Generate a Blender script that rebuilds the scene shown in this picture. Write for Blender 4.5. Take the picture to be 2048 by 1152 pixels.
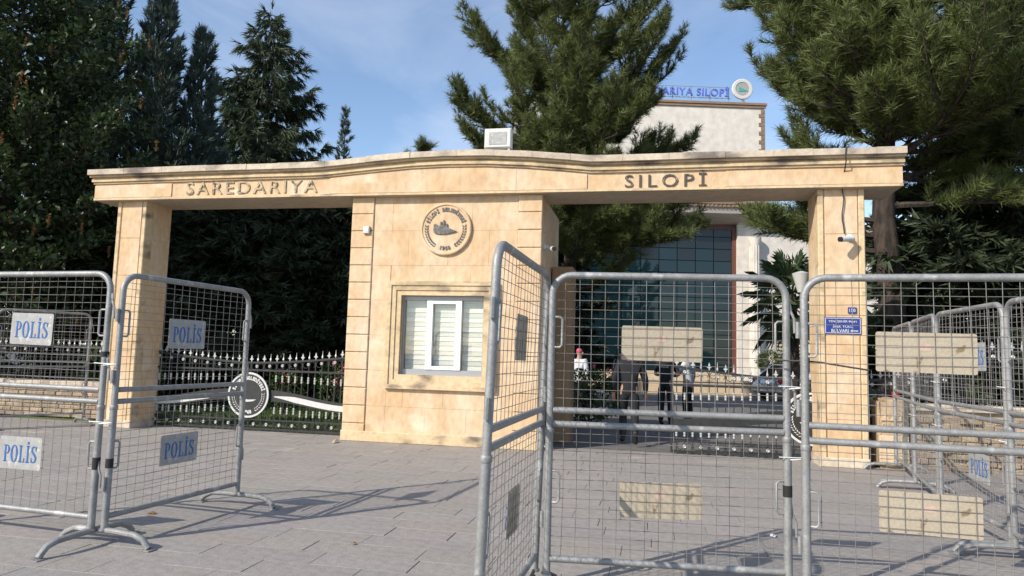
import bpy, bmesh, math, random
import numpy as np
from mathutils import Vector, Matrix
random.seed(7); rng = np.random.default_rng(7)
S = bpy.context.scene
for o in list(bpy.data.objects): bpy.data.objects.remove(o)
COL = S.collection
R = math.radians
# ------------------------------------------------------------------ camera
cam_d = bpy.data.cameras.new('camera'); cam = bpy.data.objects.new('camera', cam_d); COL.objects.link(cam)
cam_d.sensor_width = 36; cam_d.lens = 1405.6/2048*36; cam_d.clip_start = .05; cam_d.clip_end = 3000
r_ = Vector((0.98047463, 0.19463443, 0.02805228)); u_ = Vector((-0.00889999, -0.09858633, 0.9950887)); f_ = Vector((-0.19644409, 0.9759089, 0.09492915))
M = Matrix((r_, u_, -f_)).transposed().to_4x4(); M.translation = (1.31, -11.184, 1.5)
cam.matrix_world = M; S.camera = cam
# ------------------------------------------------------------------ world + sun
SUN_AZ = math.atan2(-1.94, -2.32); SUN_EL = R(34)
w = bpy.data.worlds.new('World'); S.world = w; w.use_nodes = True
nt = w.node_tree; nt.nodes.clear()
out = nt.nodes.new('ShaderNodeOutputWorld'); bg = nt.nodes.new('ShaderNodeBackground'); sky = nt.nodes.new('ShaderNodeTexSky')
sky.sky_type = 'NISHITA'; sky.sun_disc = False; sky.sun_elevation = SUN_EL; sky.sun_rotation = SUN_AZ % (2*math.pi)
sky.air_density = 1.0; sky.dust_density = .7; sky.ozone_density = 1.6; sky.altitude = 400
tc = nt.nodes.new('ShaderNodeTexCoord'); mp = nt.nodes.new('ShaderNodeMapping'); mp.inputs['Scale'].default_value = (1.2, 1.2, 3.5)
nz = nt.nodes.new('ShaderNodeTexNoise'); nz.inputs['Scale'].default_value = 1.7; nz.inputs['Detail'].default_value = 7; nz.inputs['Roughness'].default_value = .55; nz.inputs['Distortion'].default_value = .7
rp = nt.nodes.new('ShaderNodeValToRGB'); rp.color_ramp.elements[0].position = .42; rp.color_ramp.elements[1].position = .85
rp.color_ramp.elements[0].color = (0, 0, 0, 1); rp.color_ramp.elements[1].color = (.6, .6, .6, 1)
mx = nt.nodes.new('ShaderNodeMixRGB'); mx.inputs[2].default_value = (4.6, 4.9, 5.6, 1)
nt.links.new(tc.outputs['Generated'], mp.inputs['Vector']); nt.links.new(mp.outputs[0], nz.inputs['Vector']); nt.links.new(nz.outputs['Fac'], rp.inputs[0])
nt.links.new(rp.outputs[0], mx.inputs[0]); nt.links.new(sky.outputs[0], mx.inputs[1]); nt.links.new(mx.outputs[0], bg.inputs[0]); nt.links.new(bg.outputs[0], out.inputs[0])
bg.inputs[1].default_value = .15
sd = bpy.data.lights.new('sun', 'SUN'); sd.energy = 4.0; sd.angle = R(.55); sd.color = (1, .93, .82)
so = bpy.data.objects.new('sun', sd); COL.objects.link(so)
to_sun = Vector((math.sin(SUN_AZ)*math.cos(SUN_EL), math.cos(SUN_AZ)*math.cos(SUN_EL), math.sin(SUN_EL)))
so.rotation_euler = to_sun.to_track_quat('Z', 'Y').to_euler(); so.location = (-20, -25, 30)
S.view_settings.view_transform = 'Standard'; S.view_settings.look = 'None'; S.view_settings.exposure = 0.45; S.view_settings.gamma = 1
S.render.engine = 'CYCLES'

# ------------------------------------------------------------------ materials
def mat(name, col, rough=.7, metal=0., var=None, scale=4., bump=0., bscale=40., col2=None, attr=False, detail=6, trans=0., spec=.5, stretch=None, ramp=(.35, .7), streak=None):
    m = bpy.data.materials.new(name); m.use_nodes = True; n = m.node_tree; b = n.nodes['Principled BSDF']; L = n.links.new
    b.inputs['Roughness'].default_value = rough; b.inputs['Metallic'].default_value = metal; b.inputs['Specular IOR Level'].default_value = spec
    b.inputs['Base Color'].default_value = (*col, 1)
    tc = n.nodes.new('ShaderNodeTexCoord'); vec = tc.outputs['Object']
    if stretch:
        mp = n.nodes.new('ShaderNodeMapping'); mp.inputs['Scale'].default_value = stretch; L(vec, mp.inputs[0]); vec = mp.outputs[0]
    src = None
    if col2:
        t = n.nodes.new('ShaderNodeTexNoise'); t.inputs['Scale'].default_value = scale; t.inputs['Detail'].default_value = detail; t.inputs['Roughness'].default_value = .6; L(vec, t.inputs['Vector'])
        rp = n.nodes.new('ShaderNodeValToRGB'); rp.color_ramp.elements[0].position = ramp[0]; rp.color_ramp.elements[1].position = ramp[1]; L(t.outputs['Fac'], rp.inputs[0])
        x = n.nodes.new('ShaderNodeMixRGB'); x.inputs[1].default_value = (*col, 1); x.inputs[2].default_value = (*col2, 1); L(rp.outputs[0], x.inputs[0]); src = x.outputs[0]
        t2 = n.nodes.new('ShaderNodeTexNoise'); t2.inputs['Scale'].default_value = scale*7; t2.inputs['Detail'].default_value = 4; L(vec, t2.inputs['Vector'])
        h = n.nodes.new('ShaderNodeMixRGB'); h.blend_type = 'MULTIPLY'; h.inputs[0].default_value = .35; L(src, h.inputs[1])
        r2 = n.nodes.new('ShaderNodeValToRGB'); r2.color_ramp.elements[0].position = .3; r2.color_ramp.elements[0].color = (.45, .45, .45, 1); r2.color_ramp.elements[1].position = .65; L(t2.outputs['Fac'], r2.inputs[0]); L(r2.outputs[0], h.inputs[2]); src = h.outputs[0]
    if streak:   # weather stains with their own shape: (colour, scale vec, threshold lo, hi)
        mp2 = n.nodes.new('ShaderNodeMapping'); mp2.inputs['Scale'].default_value = streak[1]; L(tc.outputs['Object'], mp2.inputs[0])
        t3 = n.nodes.new('ShaderNodeTexNoise'); t3.inputs['Scale'].default_value = 1; t3.inputs['Detail'].default_value = 5; L(mp2.outputs[0], t3.inputs['Vector'])
        r3 = n.nodes.new('ShaderNodeValToRGB'); r3.color_ramp.elements[0].position = streak[2]; r3.color_ramp.elements[1].position = streak[3]; L(t3.outputs['Fac'], r3.inputs[0])
        x3 = n.nodes.new('ShaderNodeMixRGB'); x3.inputs[2].default_value = (*streak[0], 1); L(r3.outputs[0], x3.inputs[0])
        if src: L(src, x3.inputs[1])
        else: x3.inputs[1].default_value = (*col, 1)
        src = x3.outputs[0]
    if attr:
        a = n.nodes.new('ShaderNodeAttribute'); a.attribute_name = 'var'
        y = n.nodes.new('ShaderNodeMixRGB'); y.blend_type = 'MULTIPLY'; y.inputs[0].default_value = 1
        if src: L(src, y.inputs[1])
        else: y.inputs[1].default_value = (*col, 1)
        L(a.outputs['Color'], y.inputs[2]); src = y.outputs[0]
    if src: L(src, b.inputs['Base Color'])
    if bump:
        t4 = n.nodes.new('ShaderNodeTexNoise'); t4.inputs['Scale'].default_value = bscale; t4.inputs['Detail'].default_value = 6; L(vec, t4.inputs['Vector'])
        bp = n.nodes.new('ShaderNodeBump'); bp.inputs['Strength'].default_value = bump; bp.inputs['Distance'].default_value = .02; L(t4.outputs['Fac'], bp.inputs['Height']); L(bp.outputs[0], b.inputs['Normal'])
    if trans:
        tr = n.nodes.new('ShaderNodeBsdfTranslucent'); ms = n.nodes.new('ShaderNodeMixShader'); ms.inputs[0].default_value = trans
        if src: L(src, tr.inputs[0])
        else: tr.inputs[0].default_value = (*col, 1)
        L(b.outputs[0], ms.inputs[1]); L(tr.outputs[0], ms.inputs[2]); L(ms.outputs[0], n.nodes['Material Output'].inputs[0])
    return m
MT = {}
MT['stone'] = mat('sandstone', (.62, .42, .24), .85, col2=(.70, .56, .40), scale=1.6, bump=.25, bscale=30, stretch=(1, 1, .6), ramp=(.4, .72), streak=((.70, .58, .42), (1.1, 1.1, 1.9), .6, .72))
MT['stone_side'] = MT['stone']
MT['coping'] = mat('coping_stone', (.62, .53, .41), .85, col2=(.45, .37, .29), scale=2.5, bump=.3, bscale=25, streak=((.16, .13, .11), (1.6, 3, 3), .51, .68))
MT['mould'] = mat('moulding_stone', (.60, .44, .25), .85, col2=(.68, .54, .35), scale=2, bump=.25, bscale=25, streak=((.17, .13, .10), (1.8, 2, 4), .53, .70))
MT['plaster'] = mat('soffit_plaster', (.55, .46, .36), .9, col2=(.46, .38, .29), scale=1.5)
MT['galv'] = mat('galvanised_steel', (.34, .34, .335), .55, .35, col2=(.24, .24, .24), scale=9, bump=.12, bscale=60, streak=((.45, .45, .44), (7, 7, 7), .6, .68))
MT['wire'] = mat('steel_wire', (.33, .32, .31), .55, .4, col2=(.20, .17, .15), scale=6)
MT['plate_back'] = mat('plate_back', (.43, .37, .28), .65, col2=(.39, .33, .245), scale=9, streak=((.20, .15, .085), (9, 9, 12), .63, .67))
MT['plate_front'] = mat('plate_front', (.40, .40, .39), .6, .1, col2=(.30, .30, .285), scale=14, streak=((.5, .48, .43), (18, 18, 18), .58, .66))
MT['blue'] = mat('blue_lettering', (.02, .10, .36), .5, col2=(.05, .16, .42), scale=14)
MT['tie'] = mat('cable_tie', (.8, .8, .78), .5)
MT['black'] = mat('black_paint', (.018, .018, .02), .45, col2=(.035, .034, .034), scale=8)
MT['rubber'] = mat('rubber', (.015, .015, .015), .8)
MT['white'] = mat('white_paint', (.6, .6, .58), .5, col2=(.6, .6, .57), scale=6)
MT['silver'] = mat('silver_paint', (.62, .62, .60), .4, .3, col2=(.4, .4, .39), scale=10)
MT['letter'] = mat('worn_letter', (.09, .08, .07), .7, col2=(.50, .38, .22), scale=9, ramp=(.38, .52))
MT['letter2'] = mat('dark_letter', (.07, .065, .06), .7, col2=(.33, .26, .17), scale=8, ramp=(.55, .65))
MT['emblem'] = mat('emblem_bronze', (.06, .065, .08), .5, .3, col2=(.22, .19, .15), scale=20)
MT['slab'] = mat('paving_slab', (.305, .280, .261), .85, col2=(.268, .245, .229), scale=2.2, bump=.25, bscale=50, attr=True, streak=((.40, .36, .32), (1.3, 2.5, 1), .6, .75))
MT['joint'] = mat('joint_mortar', (.28, .255, .23), .95, col2=(.17, .155, .14), scale=9, bump=.3)
MT['asphalt'] = mat('asphalt', (.17, .16, .155), .9, col2=(.12, .115, .11), scale=.7, bump=.3, bscale=90)
MT['road'] = mat('street_asphalt', (.09, .088, .085), .9, col2=(.06, .06, .06), scale=.6)
MT['lawn'] = mat('lawn', (.07, .12, .025), .9, col2=(.12, .14, .05), scale=1.5)
MT['needle'] = mat('pine_needles', (.125, .152, .046), .55, attr=True, trans=.35)
MT['spruce'] = mat('spruce_needles', (.050, .072, .032), .65, attr=True, trans=.12)
MT['cypress'] = mat('cypress_sprays', (.060, .088, .066), .7, attr=True, trans=.12)
MT['leaf'] = mat('leaves', (.046, .074, .025), .45, attr=True, trans=.2)
MT['panicle'] = mat('seed_clusters', (.20, .11, .035), .8, attr=True)
MT['bush'] = mat('bush_leaves', (.06, .11, .025), .55, attr=True, trans=.25)
MT['ybush'] = mat('yellow_green_leaves', (.20, .26, .03), .55, attr=True, trans=.25)
MT['palmleaf'] = mat('palm_fronds', (.05, .085, .03), .5, attr=True, trans=.15)
MT['flower'] = mat('rose_petals', (.6, .12, .2), .6, attr=True)
MT['bark'] = mat('pine_bark', (.065, .046, .034), .95, col2=(.022, .017, .014), scale=9, bump=1., bscale=18, stretch=(1, 1, .3), ramp=(.4, .6))
MT['bark_dark'] = mat('dark_bark', (.06, .045, .035), .95, col2=(.03, .024, .02), scale=6, bump=.6, bscale=16)
MT['bwall'] = mat('pale_render', (.70, .65, .58), .85, col2=(.67, .62, .555), scale=.4, bump=.05)
MT['btrim'] = mat('brown_trim', (.30, .20, .13), .8, col2=(.22, .15, .10), scale=3)
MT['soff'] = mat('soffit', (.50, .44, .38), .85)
MT['bframe'] = mat('red_brown_frame', (.14, .05, .035), .5)
MT['mullion'] = mat('mullion', (.015, .018, .02), .4)
MT['spandrel'] = mat('spandrel_glass', (.012, .016, .02), .12)
g = mat('facade_glass', (.006, .02, .026), .02, spec=.55); MT['fglass'] = g
MT['wglass'] = mat('window_glass', (.05, .06, .06), .04, spec=.8)
n = MT['wglass'].node_tree; tp = n.nodes.new('ShaderNodeBsdfTransparent'); tp.inputs[0].default_value = (.97, .98, .97, 1); gl = n.nodes.new('ShaderNodeBsdfGlossy'); gl.inputs['Roughness'].default_value = .02; fr_ = n.nodes.new('ShaderNodeMath'); fr_.operation = 'MULTIPLY_ADD'; lw_ = n.nodes.new('ShaderNodeLayerWeight'); lw_.inputs[0].default_value = .3; n.links.new(lw_.outputs['Facing'], fr_.inputs[0]); fr_.inputs[1].default_value = .35; fr_.inputs[2].default_value = .05; ms_ = n.nodes.new('ShaderNodeMixShader')
n.links.new(fr_.outputs[0], ms_.inputs[0]); n.links.new(tp.outputs[0], ms_.inputs[1]); n.links.new(gl.outputs[0], ms_.inputs[2]); n.links.new(ms_.outputs[0], n.nodes['Material Output'].inputs[0])
MT['blind'] = mat('blind_fabric', (.80, .78, .72), .8); MT['blind2'] = mat('blind_sheer', (.62, .62, .58), .8)
MT['pvc'] = mat('white_frame', (.78, .78, .78), .35)
MT['alu'] = mat('grey_frame', (.36, .37, .38), .4, .4)
MT['signblue'] = mat('sign_blue', (.015, .035, .22), .4, col2=(.03, .05, .25), scale=10)
MT['roofblue'] = mat('roof_letter_blue', (.10, .14, .50), .5)
MT['green'] = mat('emblem_green', (.05, .35, .28), .5)
MT['rubble'] = mat('rough_stone', (.42, .33, .24), .95, col2=(.28, .22, .16), scale=5, bump=.7, bscale=14, attr=True)
MT['cream'] = mat('cream_stone', (.60, .45, .28), .85, col2=(.66, .54, .38), scale=2)
MT['cloth'] = mat('dark_cloth', (.009, .010, .014), .85, col2=(.014, .015, .02), scale=9)
MT['navy'] = mat('navy_cloth', (.02, .035, .10), .85); MT['whitecloth'] = mat('white_cloth', (.62, .64, .68), .85, col2=(.5, .52, .57), scale=7)
MT['skin'] = mat('skin', (.42, .25, .17), .6); MT['hair'] = mat('hair', (.012, .010, .009), .6); MT['pink'] = mat('pink_cloth', (.55, .08, .16), .8)
MT['carpaint'] = mat('silver_car_paint', (.55, .56, .58), .25, .6); MT['cardark'] = mat('dark_car_paint', (.02, .022, .026), .25, .3)
MT['carglass'] = mat('car_glass', (.01, .012, .014), .05, spec=.8); MT['red'] = mat('red_lens', (.45, .012, .012), .25); MT['redpot'] = mat('red_plastic', (.5, .02, .015), .5)
MT['wood'] = mat('bench_wood', (.17, .09, .045), .7, col2=(.10, .055, .03), scale=5, stretch=(1, 8, 8))
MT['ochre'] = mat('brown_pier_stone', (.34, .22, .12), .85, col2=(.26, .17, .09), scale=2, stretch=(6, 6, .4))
MT['lampgreen'] = mat('green_pole', (.20, .26, .10), .5)
MT['litter'] = mat('dry_leaf', (.20, .11, .04), .9); MT['paper'] = mat('paper_scrap', (.7, .69, .66), .9)
MT['cable'] = mat('black_cable', (.02, .018, .018), .6)

# ------------------------------------------------------------------ mesh helpers
class MB:
    def __init__(s): s.v = []; s.f = []; s.c = []
    def add(s, vs, fs, c=None):
        k = len(s.v); s.v += [tuple(v) for v in vs]; s.f += [tuple(i+k for i in f) for f in fs]
        s.c += [c if c is not None else (1, 1, 1)]*len(vs); return s
    def box(s, a, b, c=None):
        (x0, y0, z0), (x1, y1, z1) = a, b
        return s.add([(x0,y0,z0),(x1,y0,z0),(x1,y1,z0),(x0,y1,z0),(x0,y0,z1),(x1,y0,z1),(x1,y1,z1),(x0,y1,z1)], [(3,2,1,0),(4,5,6,7),(0,1,5,4),(1,2,6,5),(2,3,7,6),(3,0,4,7)], c)
    def cbox(s, a, b, ch, axis=1, c=None):
        # box with chamfered edges on the face at the low side of `axis` (axis 1: front -y ; axis 2: top +z)
        (x0,y0,z0),(x1,y1,z1) = a, b
        if axis == 2:
            vs = [(x0,y0,z0),(x1,y0,z0),(x1,y1,z0),(x0,y1,z0),(x0,y0,z1-ch),(x1,y0,z1-ch),(x1,y1,z1-ch),(x0,y1,z1-ch),(x0+ch,y0+ch,z1),(x1-ch,y0+ch,z1),(x1-ch,y1-ch,z1),(x0+ch,y1-ch,z1)]
            fs = [(0,1,5,4),(1,2,6,5),(2,3,7,6),(3,0,4,7),(4,5,9,8),(5,6,10,9),(6,7,11,10),(7,4,8,11),(8,9,10,11),(3,2,1,0)]
        else:
            vs = [(x0,y1,z0),(x1,y1,z0),(x1,y1,z1),(x0,y1,z1),(x0,y0+ch,z0),(x1,y0+ch,z0),(x1,y0+ch,z1),(x0,y0+ch,z1),(x0+ch,y0,z0+ch),(x1-ch,y0,z0+ch),(x1-ch,y0,z1-ch),(x0+ch,y0,z1-ch)]
            fs = [(1,0,4,5)[::-1],(2,1,5,6)[::-1],(3,2,6,7)[::-1],(0,3,7,4)[::-1],(4,5,9,8),(5,6,10,9),(6,7,11,10),(7,4,8,11),(8,9,10,11),(0,1,2,3)[::-1]]
        return s.add(vs, fs, c)
    def tube(s, pts, r, n=6, cap=True, c=None):
        pts = [Vector(p) for p in pts]; m = len(pts); rs = r if isinstance(r, (list, tuple)) else [r]*m
        vs = []; prev = None
        for i, p in enumerate(pts):
            t = (pts[min(i+1, m-1)]-pts[max(i-1, 0)]).normalized()
            if prev is None:
                a = Vector((0,0,1)) if abs(t.z) < .9 else Vector((1,0,0)); nrm = t.cross(a).normalized()
            else:
                nrm = (prev - t*prev.dot(t)).normalized()
            prev = nrm; bi = t.cross(nrm)
            for k in range(n):
                a = 2*math.pi*k/n; vs.append(p+(nrm*math.cos(a)+bi*math.sin(a))*rs[i])
        fs = [(i*n+k, i*n+(k+1) % n, (i+1)*n+(k+1) % n, (i+1)*n+k) for i in range(m-1) for k in range(n)]
        if cap: fs += [tuple(range(n))[::-1], tuple((m-1)*n+k for k in range(n))]
        return s.add(vs, fs, c)
    def lathe(s, prof, n=12, o=(0,0,0), axis='z', c=None):
        vs = []
        for (r, h) in prof:
            for k in range(n):
                a = 2*math.pi*k/n; x, y = r*math.cos(a), r*math.sin(a)
                vs.append((o[0]+x, o[1]+y, o[2]+h) if axis == 'z' else (o[0]+x, o[1]-h, o[2]+y))
        m = len(prof)
        fs = [(i*n+k, i*n+(k+1) % n, (i+1)*n+(k+1) % n, (i+1)*n+k) for i in range(m-1) for k in range(n)]
        fs += [tuple(range(n))[::-1], tuple((m-1)*n+k for k in range(n))]
        return s.add(vs, fs, c)
    def prism(s, poly, y0, y1, c=None):
        # polygon in xz, extruded along y
        n = len(poly); vs = [(x, y0, z) for x, z in poly]+[(x, y1, z) for x, z in poly]
        fs = [tuple(range(n)), tuple(range(2*n-1, n-1, -1))]+[(i, i+n, (i+1) % n+n, (i+1) % n) for i in range(n)]
        return s.add(vs, fs, c)
    def strip(s, a, b, y0, y1, c=None):
        # solid between two xz polylines a (upper) and b (lower)
        n = len(a)
        for i in range(n-1): s.prism([a[i], b[i], b[i+1], a[i+1]], y0, y1, c)
        return s
    def mesh(s, name):
        me = bpy.data.meshes.new(name); me.from_pydata(s.v, [], s.f)
        if any(c != (1,1,1) for c in s.c):
            at = me.attributes.new('var', 'FLOAT_COLOR', 'POINT'); at.data.foreach_set('color', np.array([(*c, 1) for c in s.c], dtype=np.float32).ravel())
        elif True:
            at = me.attributes.new('var', 'FLOAT_COLOR', 'POINT'); at.data.foreach_set('color', np.ones(len(s.v)*4, dtype=np.float32))
        bm = bmesh.new(); bm.from_mesh(me); bmesh.ops.recalc_face_normals(bm, faces=bm.faces); bm.to_mesh(me); bm.free()
        return me
    def build(s, name, m, parent=None, smooth=False, kind=None, loc=None, rz=0):
        me = s.mesh(name); return link(name, me, m, parent, smooth, kind, loc, rz)
def link(name, me, m, parent=None, smooth=False, kind=None, loc=None, rz=0):
    o = bpy.data.objects.new(name, me); COL.objects.link(o)
    if m and not me.materials: me.materials.append(MT[m] if isinstance(m, str) else m)
    if smooth:
        me.polygons.foreach_set('use_smooth', [True]*len(me.polygons))
        try: me.set_sharp_from_angle(angle=R(40))
        except Exception: pass
    if parent: o.parent = parent
    if kind: o['kind'] = kind
    if loc is not None: o.location = loc
    o.rotation_euler[2] = rz
    return o
def thing(name, label, cat, loc=(0,0,0), rz=0, group=None):
    o = bpy.data.objects.new(name, None); COL.objects.link(o); o.location = loc; o.rotation_euler[2] = rz; o.empty_display_size = .2
    return tag(o, label, cat, group)
def tag(o, label, cat, group=None):
    o['label'] = label; o['category'] = cat
    if group: o['group'] = group
    return o
def inst(name, src, parent, loc=(0,0,0), rot=(0,0,0), scale=None):
    o = bpy.data.objects.new(name, src); COL.objects.link(o); o.parent = parent; o.location = loc; o.rotation_euler = rot
    if scale: o.scale = scale
    return o
def text_mesh(body, size, extrude=.005, align='CENTER', spacing=1., sx=1., bold=0.):
    cu = bpy.data.curves.new('t', 'FONT'); cu.body = body; cu.size = size; cu.extrude = extrude; cu.align_x = align; cu.align_y = 'CENTER'; cu.space_character = spacing; cu.offset = bold; cu.resolution_u = 3
    o = bpy.data.objects.new('t', cu); COL.objects.link(o); bpy.context.view_layer.update()
    me = bpy.data.meshes.new_from_object(o.evaluated_get(bpy.context.evaluated_depsgraph_get()))
    bpy.data.objects.remove(o); bpy.data.curves.remove(cu)
    if sx != 1: me.transform(Matrix.Diagonal((sx, 1, 1, 1)))
    me.transform(Matrix.Rotation(math.pi/2, 4, 'X'))     # stands in xz, faces -y
    at = me.attributes.new('var', 'FLOAT_COLOR', 'POINT'); at.data.foreach_set('color', np.ones(len(me.vertices)*4, dtype=np.float32))
    me.materials.clear(); return me
def fit_text(body, width, height, **k):
    me = text_mesh(body, 1., **k); co = np.array([v.co for v in me.vertices]); mn = co.min(0); mx_ = co.max(0)
    me.transform(Matrix.Translation((-(mn[0]+mx_[0])/2, 0, -(mn[2]+mx_[2])/2))); me.transform(Matrix.Diagonal((width/(mx_[0]-mn[0]), 1, height/(mx_[2]-mn[2]), 1))); return me
def arc_text(body, radius, size, a0, a1, extrude=.004, inward=True):
    # letters along an arc in the xz plane, angles in degrees (90 = top), one mesh
    mb_v = []; mb_f = []; n = len(body)
    for i, ch in enumerate(body):
        if ch == ' ': continue
        a = R(a0+(a1-a0)*(i/(n-1) if n > 1 else .5)); me = text_mesh(ch, size, extrude, sx=.85, bold=.006*size/.1)
        rot = a-math.pi/2 if inward else a+math.pi/2
        mtx = Matrix.Translation((radius*math.cos(a), 0, radius*math.sin(a))) @ Matrix.Rotation(-rot, 4, 'Y')
        k = len(mb_v); mb_v += [tuple(mtx @ v.co) for v in me.vertices]; mb_f += [tuple(j+k for j in p.vertices) for p in me.polygons]; bpy.data.meshes.remove(me)
    m = MB(); m.add(mb_v, mb_f); return m
# ------------------------------------------------------------------ ground
def sheet(name, pts, z, m):
    mb = MB(); mb.add([(x, y, z) for x, y in pts], [tuple(range(len(pts)))]); o = mb.build(name, m); o['kind'] = 'structure'; return o
sheet('ground', [(-600,-600),(600,-600),(600,900),(-600,900)], -.06, 'road')
pav = sheet('pavement', [(-16,-11.5),(9,-11.5),(9,.78),(-16,.78)], -.012, 'joint')
sheet('courtyard', [(-3.2,.782),(14,.782),(14,60),(-3.2,60)], -.008, 'asphalt')
sheet('lawn', [(-40,.782),(-3.22,.782),(-3.22,60),(-40,60)], -.02, 'lawn')
sheet('side_ground', [(9.02,-11.5),(40,-11.5),(40,60),(14.02,60),(14.02,.78),(9.02,.78)], -.03, 'asphalt')
cpos = Vector((1.31, -11.184, 1.5))
slabs = []
ROW = .2935
for j in range(-18, 42):
    y0 = -6.455+(j-14)*ROW
    if y0 > .45 or y0 < -11.3: continue
    x = -14.5+rng.uniform(0, .6)
    while x < 8:
        L = float(rng.choice([.4, .55, .7, .8, .85])+rng.uniform(-.05, .05)); slabs.append((x, y0, L)); x += L
def in_view(x, y):
    d = Vector((x, y, 0))-cpos; z = d.dot(f_)
    return z > 1 and abs(d.dot(r_)/z) < .75 and -.45 < d.dot(u_)/z
def slab_geo(mb, x, y, L, lx=0, ly=0):
    g = .0012+.0016*random.random(); h = random.gauss(0, .0012); t = [random.gauss(0, .0009) for _ in range(4)]
    k = random.uniform(.955, 1.045); c = (k*random.uniform(.98, 1.03), k, k*random.uniform(.96, 1.02))
    x0, x1, y0, y1 = x+g-lx, x+L-g-lx, y+g*.6-ly, y+ROW-g*.6-ly; ch = .002
    zt = [h+t[i] for i in range(4)]
    vs = [(x0,y0,-.04),(x1,y0,-.04),(x1,y1,-.04),(x0,y1,-.04),(x0,y0,zt[0]-ch),(x1,y0,zt[1]-ch),(x1,y1,zt[2]-ch),(x0,y1,zt[3]-ch),(x0+ch,y0+ch,zt[0]),(x1-ch,y0+ch,zt[1]),(x1-ch,y1-ch,zt[2]),(x0+ch,y1-ch,zt[3])]
    mb.add(vs, [(0,1,5,4),(1,2,6,5),(2,3,7,6),(3,0,4,7),(4,5,9,8),(5,6,10,9),(6,7,11,10),(7,4,8,11),(8,9,10,11)], c)
vis = sorted([s for s in slabs if in_view(s[0]+s[2]/2, s[1]+.15)], key=lambda s: (s[0]+s[2]/2-cpos.x)**2+(s[1]-cpos.y)**2)[:300]
vs_ = set(vis); field = MB()
for s in slabs:
    if s in vs_:
        mb = MB(); slab_geo(mb, *s, s[0], s[1]); mb.build('slab', 'slab', pav, loc=(s[0], s[1], 0))
    else: slab_geo(field, *s)
field.build('slab_field', 'slab', pav, kind='stuff')

# ------------------------------------------------------------------ entrance gate
ZB = 4.14
gate = thing('entrance_gate', 'tan sandstone entrance gateway with guard room, long lintel and carved place name letters', 'gateway')
def pillar(x0, x1):
    D = .7; w_ = x1-x0
    mb = MB(); mb.box((x0+.02, .03, 0), (x1-.02, D, ZB)); p = mb.build('pillar', 'stone', gate)
    # corner strips and a flush front panel between grooves
    for a, b in ((x0, x0+.085), (x1-.085, x1)):
        MB().cbox((a, 0, .0), (b, .2, ZB), .012).build('corner_strip', 'mould', p)
    nz_ = 6; hs = [ZB*i/nz_ for i in range(nz_+1)]
    for i in range(nz_):
        MB().cbox((x0+.10, .008, hs[i]+(.002 if i else 0)), (x1-.10, .04, hs[i+1]-.002), .004).build('facing_panel', 'stone', p)
    # side facing slabs
    for i in range(nz_):
        MB().box((x1-.021, .21, hs[i]+.002), (x1-.006, D-.004, hs[i+1]-.002)).build('side_panel', 'stone', p)
        MB().box((x0+.006, .21, hs[i]+.002), (x0+.021, D-.004, hs[i+1]-.002)).build('side_panel', 'stone', p)
    MB().cbox((x0-.012, -.012, 0), (x1+.012, D+.01, .14), .01).build('plinth', 'coping', p)
    return p
pillar(-8.46, -7.85); pillar(3.75, 4.41)
# guard room block
BX0, BX1 = -3.79, -.47
WX0, WX1, WZ0, WZ1 = -2.83, -1.40, 1.13, 2.45
blk = MB(); y0 = .03
blk.box((BX0+.02, y0, 0), (WX0, .35, ZB)); blk.box((WX1, y0, 0), (BX1-.02, .35, ZB)); blk.box((WX0, y0, 0), (WX1, .35, WZ0)); blk.box((WX0, y0, WZ1), (WX1, .35, ZB))
blk.box((BX0+.02, .352, 0), (BX0+.3, 2.2, ZB)); blk.box((BX1-.3, .352, 0), (BX1-.02, 2.2, ZB)); blk.box((BX0+.3, 1.95, 0), (BX1-.3, 2.2, ZB)); blk.box((BX0+.3, .352, ZB-.2), (BX1-.3, 1.948, ZB))
wall = blk.build('guard_room_wall', 'stone', gate)
nq = 14
for i in range(nq):
    z0, z1 = ZB*i/nq, ZB*(i+1)/nq
    for a, b in ((BX0, BX0+.40), (BX1-.40, BX1)):
        MB().cbox((a, -.008+random.uniform(-.003, .003), z0+.004), (b, .42, z1-.004), .012).build('quoin', 'stone', wall)
# cladding slabs on the face, thin joints
cols = [BX0+.405, -2.87, -2.13, -1.4, BX1-.405]
for i in range(7):
    z0, z1 = ZB*i/7, ZB*(i+1)/7
    off = (i % 2)*.3
    xs = sorted(set([BX0+.405, BX1-.405]+[x for x in (-3.05+off, -2.35+off, -1.65+off) if BX0+.5 < x < BX1-.5]))
    for a, b in zip(xs, xs[1:]):
        # keep clear of the window opening and its surround
        segs = [(a, b, z0, z1)]
        X0, X1, Z0, Z1 = -3.04, -1.19, .92, 2.66
        if b > X0 and a < X1 and z1 > Z0 and z0 < Z1:
            segs = []
            if a < X0: segs.append((a, X0, z0, z1))
            if b > X1: segs.append((X1, b, z0, z1))
            aa, bb = max(a, X0), min(b, X1)
            if z0 < Z0: segs.append((aa, bb, z0, Z0))
            if z1 > Z1: segs.append((aa, bb, Z1, z1))
        for (p, q, r0, r1) in segs:
            if q-p > .03 and r1-r0 > .03: MB().box((p+.0015, .016+random.uniform(0, .003), r0+.0015), (q-.0015, .032, r1-.0015)).build('cladding_slab', 'stone', wall)
MB().cbox((BX0-.015, -.02, 0), (BX1+.015, .1, .17), .01).build('plinth', 'mould', wall)
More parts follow.
